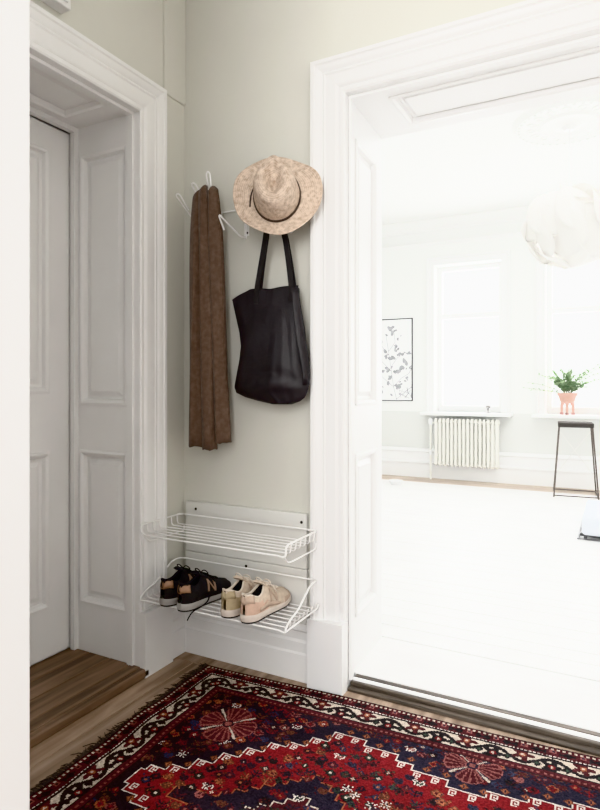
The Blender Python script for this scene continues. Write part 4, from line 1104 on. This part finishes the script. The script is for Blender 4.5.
# botanical print leaning flat on the far wall
def make_print():
    x0, x1, z0, z1 = -2.86, -2.262, .985, 2.005; y = RY1 - .003
    r = thing('framed_print', ((x0 + x1) / 2, y, z0), 'grey botanical print in a thin black frame on the far wall', 'picture')
    mb = MB(); t = .010
    mb.box(x0 - t, x0, y - .022, y, z0 - t, z1 + t).box(x1, x1 + t, y - .022, y, z0 - t, z1 + t).box(x0, x1, y - .022, y, z0 - t, z0).box(x0, x1, y - .022, y, z1, z1 + t); mb.build('frame', M['frame'], r)
    mb = MB(); mb.box(x0, x1, y - .010, y - .002, z0, z1); mb.cur = 1; rr = random.Random(4)
    yk = y - .0102
    def blob(cx, cz, s, a):
        nonlocal yk
        yk -= .000012; n = 9; pts = []
        for k in range(n):
            q = 2 * PI * k / n; rad = s * (.75 + .35 * rr.random()); px, pz = rad * math.cos(q), rad * .62 * math.sin(q)
            pts.append((min(x1 - .006, cx + px * math.cos(a) - pz * math.sin(a)), yk, cz + px * math.sin(a) + pz * math.cos(a)))
        mb.add(pts, [tuple(range(n))])
    def line(pts, w):
        nonlocal yk
        yk -= .000012
        for (a, b), (c, d) in zip(pts[:-1], pts[1:]):
            dx, dz = c - a, d - b; L = math.hypot(dx, dz) or 1; nx, nz = -dz / L * w, dx / L * w
            mb.add([(a - nx, yk, b - nz), (a + nx, yk, b + nz), (c + nx, yk, d + nz), (c - nx, yk, d - nz)], [(0, 1, 2, 3)])
    # main stem and side twigs (the right part shows past the doorway jamb)
    stems = [[(-2.46, .99), (-2.50, 1.15), (-2.53, 1.35), (-2.56, 1.55), (-2.60, 1.8)], [(-2.50, 1.16), (-2.40, 1.26), (-2.30, 1.32), (-2.26, 1.40)], [(-2.54, 1.40), (-2.45, 1.52), (-2.38, 1.56)],
             [(-2.46, 1.0), (-2.34, 1.10), (-2.25, 1.16)], [(-2.57, 1.6), (-2.48, 1.72), (-2.50, 1.88)], [(-2.50, 1.15), (-2.62, 1.25), (-2.74, 1.36)], [(-2.53, 1.35), (-2.66, 1.48), (-2.78, 1.55)], [(-2.56, 1.55), (-2.68, 1.7), (-2.74, 1.86)]]
    for s in stems: line(s, .004)
    for cx, cz, s in [(-2.50, 1.90, .045), (-2.47, 1.87, .03), (-2.40, 1.77, .026), (-2.44, 1.63, .045), (-2.47, 1.66, .03), (-2.36, 1.57, .034), (-2.30, 1.58, .034), (-2.42, 1.55, .03), (-2.32, 1.46, .045), (-2.37, 1.37, .045), (-2.44, 1.36, .04),
                      (-2.28, 1.38, .03), (-2.42, 1.14, .05), (-2.36, 1.2, .03), (-2.30, 1.27, .03)]:
        for k in range(3): blob(cx - .02 + rr.uniform(-.035, .035), cz + rr.uniform(-.03, .03), s * rr.uniform(.55, .9), rr.uniform(0, 3))
    for _ in range(46):
        cx, cz = rr.uniform(-2.82, -2.42), rr.uniform(1.03, 1.92)
        if cx > -2.5 and cz > 1.5: continue
        blob(cx, cz, rr.uniform(.016, .042), rr.uniform(0, 3))
    for _ in range(12): line([(rr.uniform(-2.44, -2.26), rr.uniform(1.0, 1.08))] + [(rr.uniform(-2.44, -2.26), rr.uniform(1.06, 1.16))], .003)
    mb.build('print_sheet', [M['paper'], M['ink']], r, recalc=False)
make_print()

# ceiling rose and pendant
rx, ry = -.32, 5.02
cr2 = thing('ceiling_rose', (rx, ry, RC), 'round plaster ceiling rose above the pendant lamp', 'ceiling rose')
mb = MB(); mb.lathe([(.002, -.05), (.06, -.05), (.085, -.035), (.16, -.03), (.18, -.042), (.21, -.042), (.23, -.026), (.33, -.022), (.35, -.034), (.385, -.034), (.40, -.015), (.42, -.001), (.42, 0)], (rx, ry, RC), 48); mb.build('medallion', M['plaster'], cr2)
mb = MB()
for k in range(16):
    a = 2 * PI * k / 16; p = Vector((rx + .28 * math.cos(a), ry + .28 * math.sin(a), RC - .022))
    t = Vector((-math.sin(a), math.cos(a), 0)); o = Vector((math.cos(a), math.sin(a), 0))
    mb.tube([p - o * .05, p + t * .035, p + o * .04, p - t * .035, p - o * .05], .009, 6, smooth=2)
for k in range(40):
    a = 2 * PI * k / 40; mb.lathe([(.002, -.012), (.013, -.006), (.016, 0)], (rx + .365 * math.cos(a), ry + .365 * math.sin(a), RC - .032), 8)
mb.build('leaf_ornament', M['plaster'], cr2)
def make_lamp():
    zc = 2.375; R = .31
    r = thing('pendant_lamp', (rx, ry, zc), 'large white petal globe pendant lamp hanging from the ceiling rose', 'lamp')
    mb = MB(); mb.lathe([(.002, -.075), (.03, -.075), (.055, -.055), (.062, -.045), (.002, -.045)], (rx, ry, RC), 24); mb.build('canopy', M['ceramic'], r)
    mb = MB(); mb.tube([(rx, ry, RC - .07), (rx, ry, zc + .16)], .004, 8); mb.build('cord', M['ceramic'], r)
    mb = MB(); mb.lathe([(.003, .30), (.012, .30), (.02, .26), (.024, .16), (.003, .15)], (rx, ry, zc), 16); mb.build('socket', M['dark_metal'], r)
    # overlapping curved petals: round dished discs set round the globe
    k = 0
    for ring, (cnt, lat, tilt, rad, ro) in enumerate([(8, .35, .5, .185, .235), (8, -.30, -.45, .185, .235), (5, 1.05, .35, .16, .23), (5, -1.0, -.4, .16, .23)]):
        for i in range(cnt):
            lon = 2 * PI * (i + .5 * (ring % 2)) / cnt + .3
            n = Vector((math.cos(lon) * math.cos(lat), math.sin(lon) * math.cos(lat), math.sin(lat)))
            e = Vector((-math.sin(lon), math.cos(lon), 0)); u = n.cross(e)
            n2 = (n + e * tilt).normalized(); e2 = (e - n2 * e.dot(n2)).normalized(); u2 = n2.cross(e2)
            c = Vector((rx, ry, zc)) + n * ro
            mb = MB(); rings = []
            for j in range(1, 8):
                q = rad * j / 7
                rings.append([c + e2 * (q * math.cos(2 * PI * m_ / 32)) + u2 * (q * 1.05 * math.sin(2 * PI * m_ / 32)) + n2 * (.05 - 1.7 * q * q + .02 * (q / rad) ** 2 * math.sin(2 * PI * m_ / 32 * 3)) for m_ in range(32)])
            mb.loft(rings, True, True, False); o = mb.build('petal', M['shade'], r, sharp=180)
            so = o.modifiers.new('thick', 'SOLIDIFY'); so.thickness = .0025
make_lamp()

# low white bench whose corner shows at the right edge
bn = thing('low_bench', (.46, 5.2, RF), 'low white upholstered bench with dark base rail at the right edge', 'bench')
mb = MB(); mb.box(-.225, 1.15, 4.82, 5.62, RF + .03, RF + .165); mb.build('cushion', M['cloth_white'], bn, bevel=.03, bseg=4)
mb = MB(); mb.box(-.255, 1.18, 4.80, 4.815, RF + .006, RF + .014).box(-.255, 1.18, 5.625, 5.64, RF + .006, RF + .014).box(-.255, -.24, 4.815, 5.625, RF + .006, RF + .014).box(1.165, 1.18, 4.815, 5.625, RF + .006, RF + .014)
mb.box(-.24, 1.165, 4.9, 4.93, RF + .010, RF + .031).box(-.24, 1.165, 5.5, 5.53, RF + .010, RF + .031); mb.build('base_rail', M['dark_metal'], bn, bevel=.003)
for x, y in ((-.2, 4.84), (1.12, 4.84), (-.2, 5.6), (1.12, 5.6)):
    mb = MB(); mb.lathe([(.002, 0), (.012, 0), (.012, .031), (.002, .031)], (x, y, RF), 10); mb.build('foot', M['dark_metal'], bn)

# small white bowl on the floor
bo = thing('floor_bowl', (-2.24, 6.55, RF), 'small white bowl on the floor by the far baseboard', 'bowl')
mb = MB(); mb.lathe([(.002, 0), (.05, 0), (.055, .012), (.085, .045), (.088, .047), (.080, .045), (.052, .016), (.002, .012)], (-2.24, 6.55, RF), 28); mb.build('bowl_body', M['ceramic'], bo)
mb = MB(); mb.lathe([(.002, 0), (.05, .001), (.06, .006), (.002, .008)], (-2.24, 6.55, RF + .013), 20); mb.build('bowl_inside', M['grey_cer'], bo)

# ---------------------------------------------------------------- light
w = bpy.data.worlds.new('world'); S.world = w; w.use_nodes = True
nt = w.node_tree; nt.nodes.clear(); o = nt.nodes.new('ShaderNodeOutputWorld'); bg = nt.nodes.new('ShaderNodeBackground')
bg.inputs[0].default_value = (1, 1, 1, 1); bg.inputs[1].default_value = 2.2; nt.links.new(bg.outputs[0], o.inputs[0])
def area(name, loc, aim, sx, sy, power, col=(1, 1, 1)):
    l = bpy.data.lights.new(name, 'AREA'); l.shape = 'RECTANGLE'; l.size = sx; l.size_y = sy; l.energy = power; l.color = col
    o = bpy.data.objects.new(name, l); COL.objects.link(o); o.location = loc
    o.rotation_euler = (Vector(aim) - Vector(loc)).to_track_quat('-Z', 'Y').to_euler(); return o
for k, (a, b) in enumerate(WINS):
    area('window_daylight', ((a + b) / 2, RY1 + .55, 1.85), ((a + b) / 2, RY1 - 2, 1.45), 1.3, 2.2, 210, (1, 1, 1))
area('room_fill', (.3, 4.9, 3.0), (.3, 4.9, 0), 2.6, 2.6, 75)  # added overhead fill to brighten the room, not an actual lamp there
pl_ = bpy.data.lights.new('pendant_bulb', 'POINT'); pl_.energy = 13; pl_.shadow_soft_size = .05; po = bpy.data.objects.new('pendant_bulb', pl_); COL.objects.link(po); po.location = (-.32, 5.02, 2.37)
area('hall_lamp', (-.45, -1.3, 1.9), (-.95, 2.0, 1.25), 1.6, 1.4, 95, (1, .995, .985))
S.view_settings.view_transform = 'Khronos PBR Neutral'; S.view_settings.look = 'None'; S.view_settings.exposure = 0; S.view_settings.gamma = 1
S.cycles.use_denoising = True; S.cycles.max_bounces = 8; S.cycles.diffuse_bounces = 5
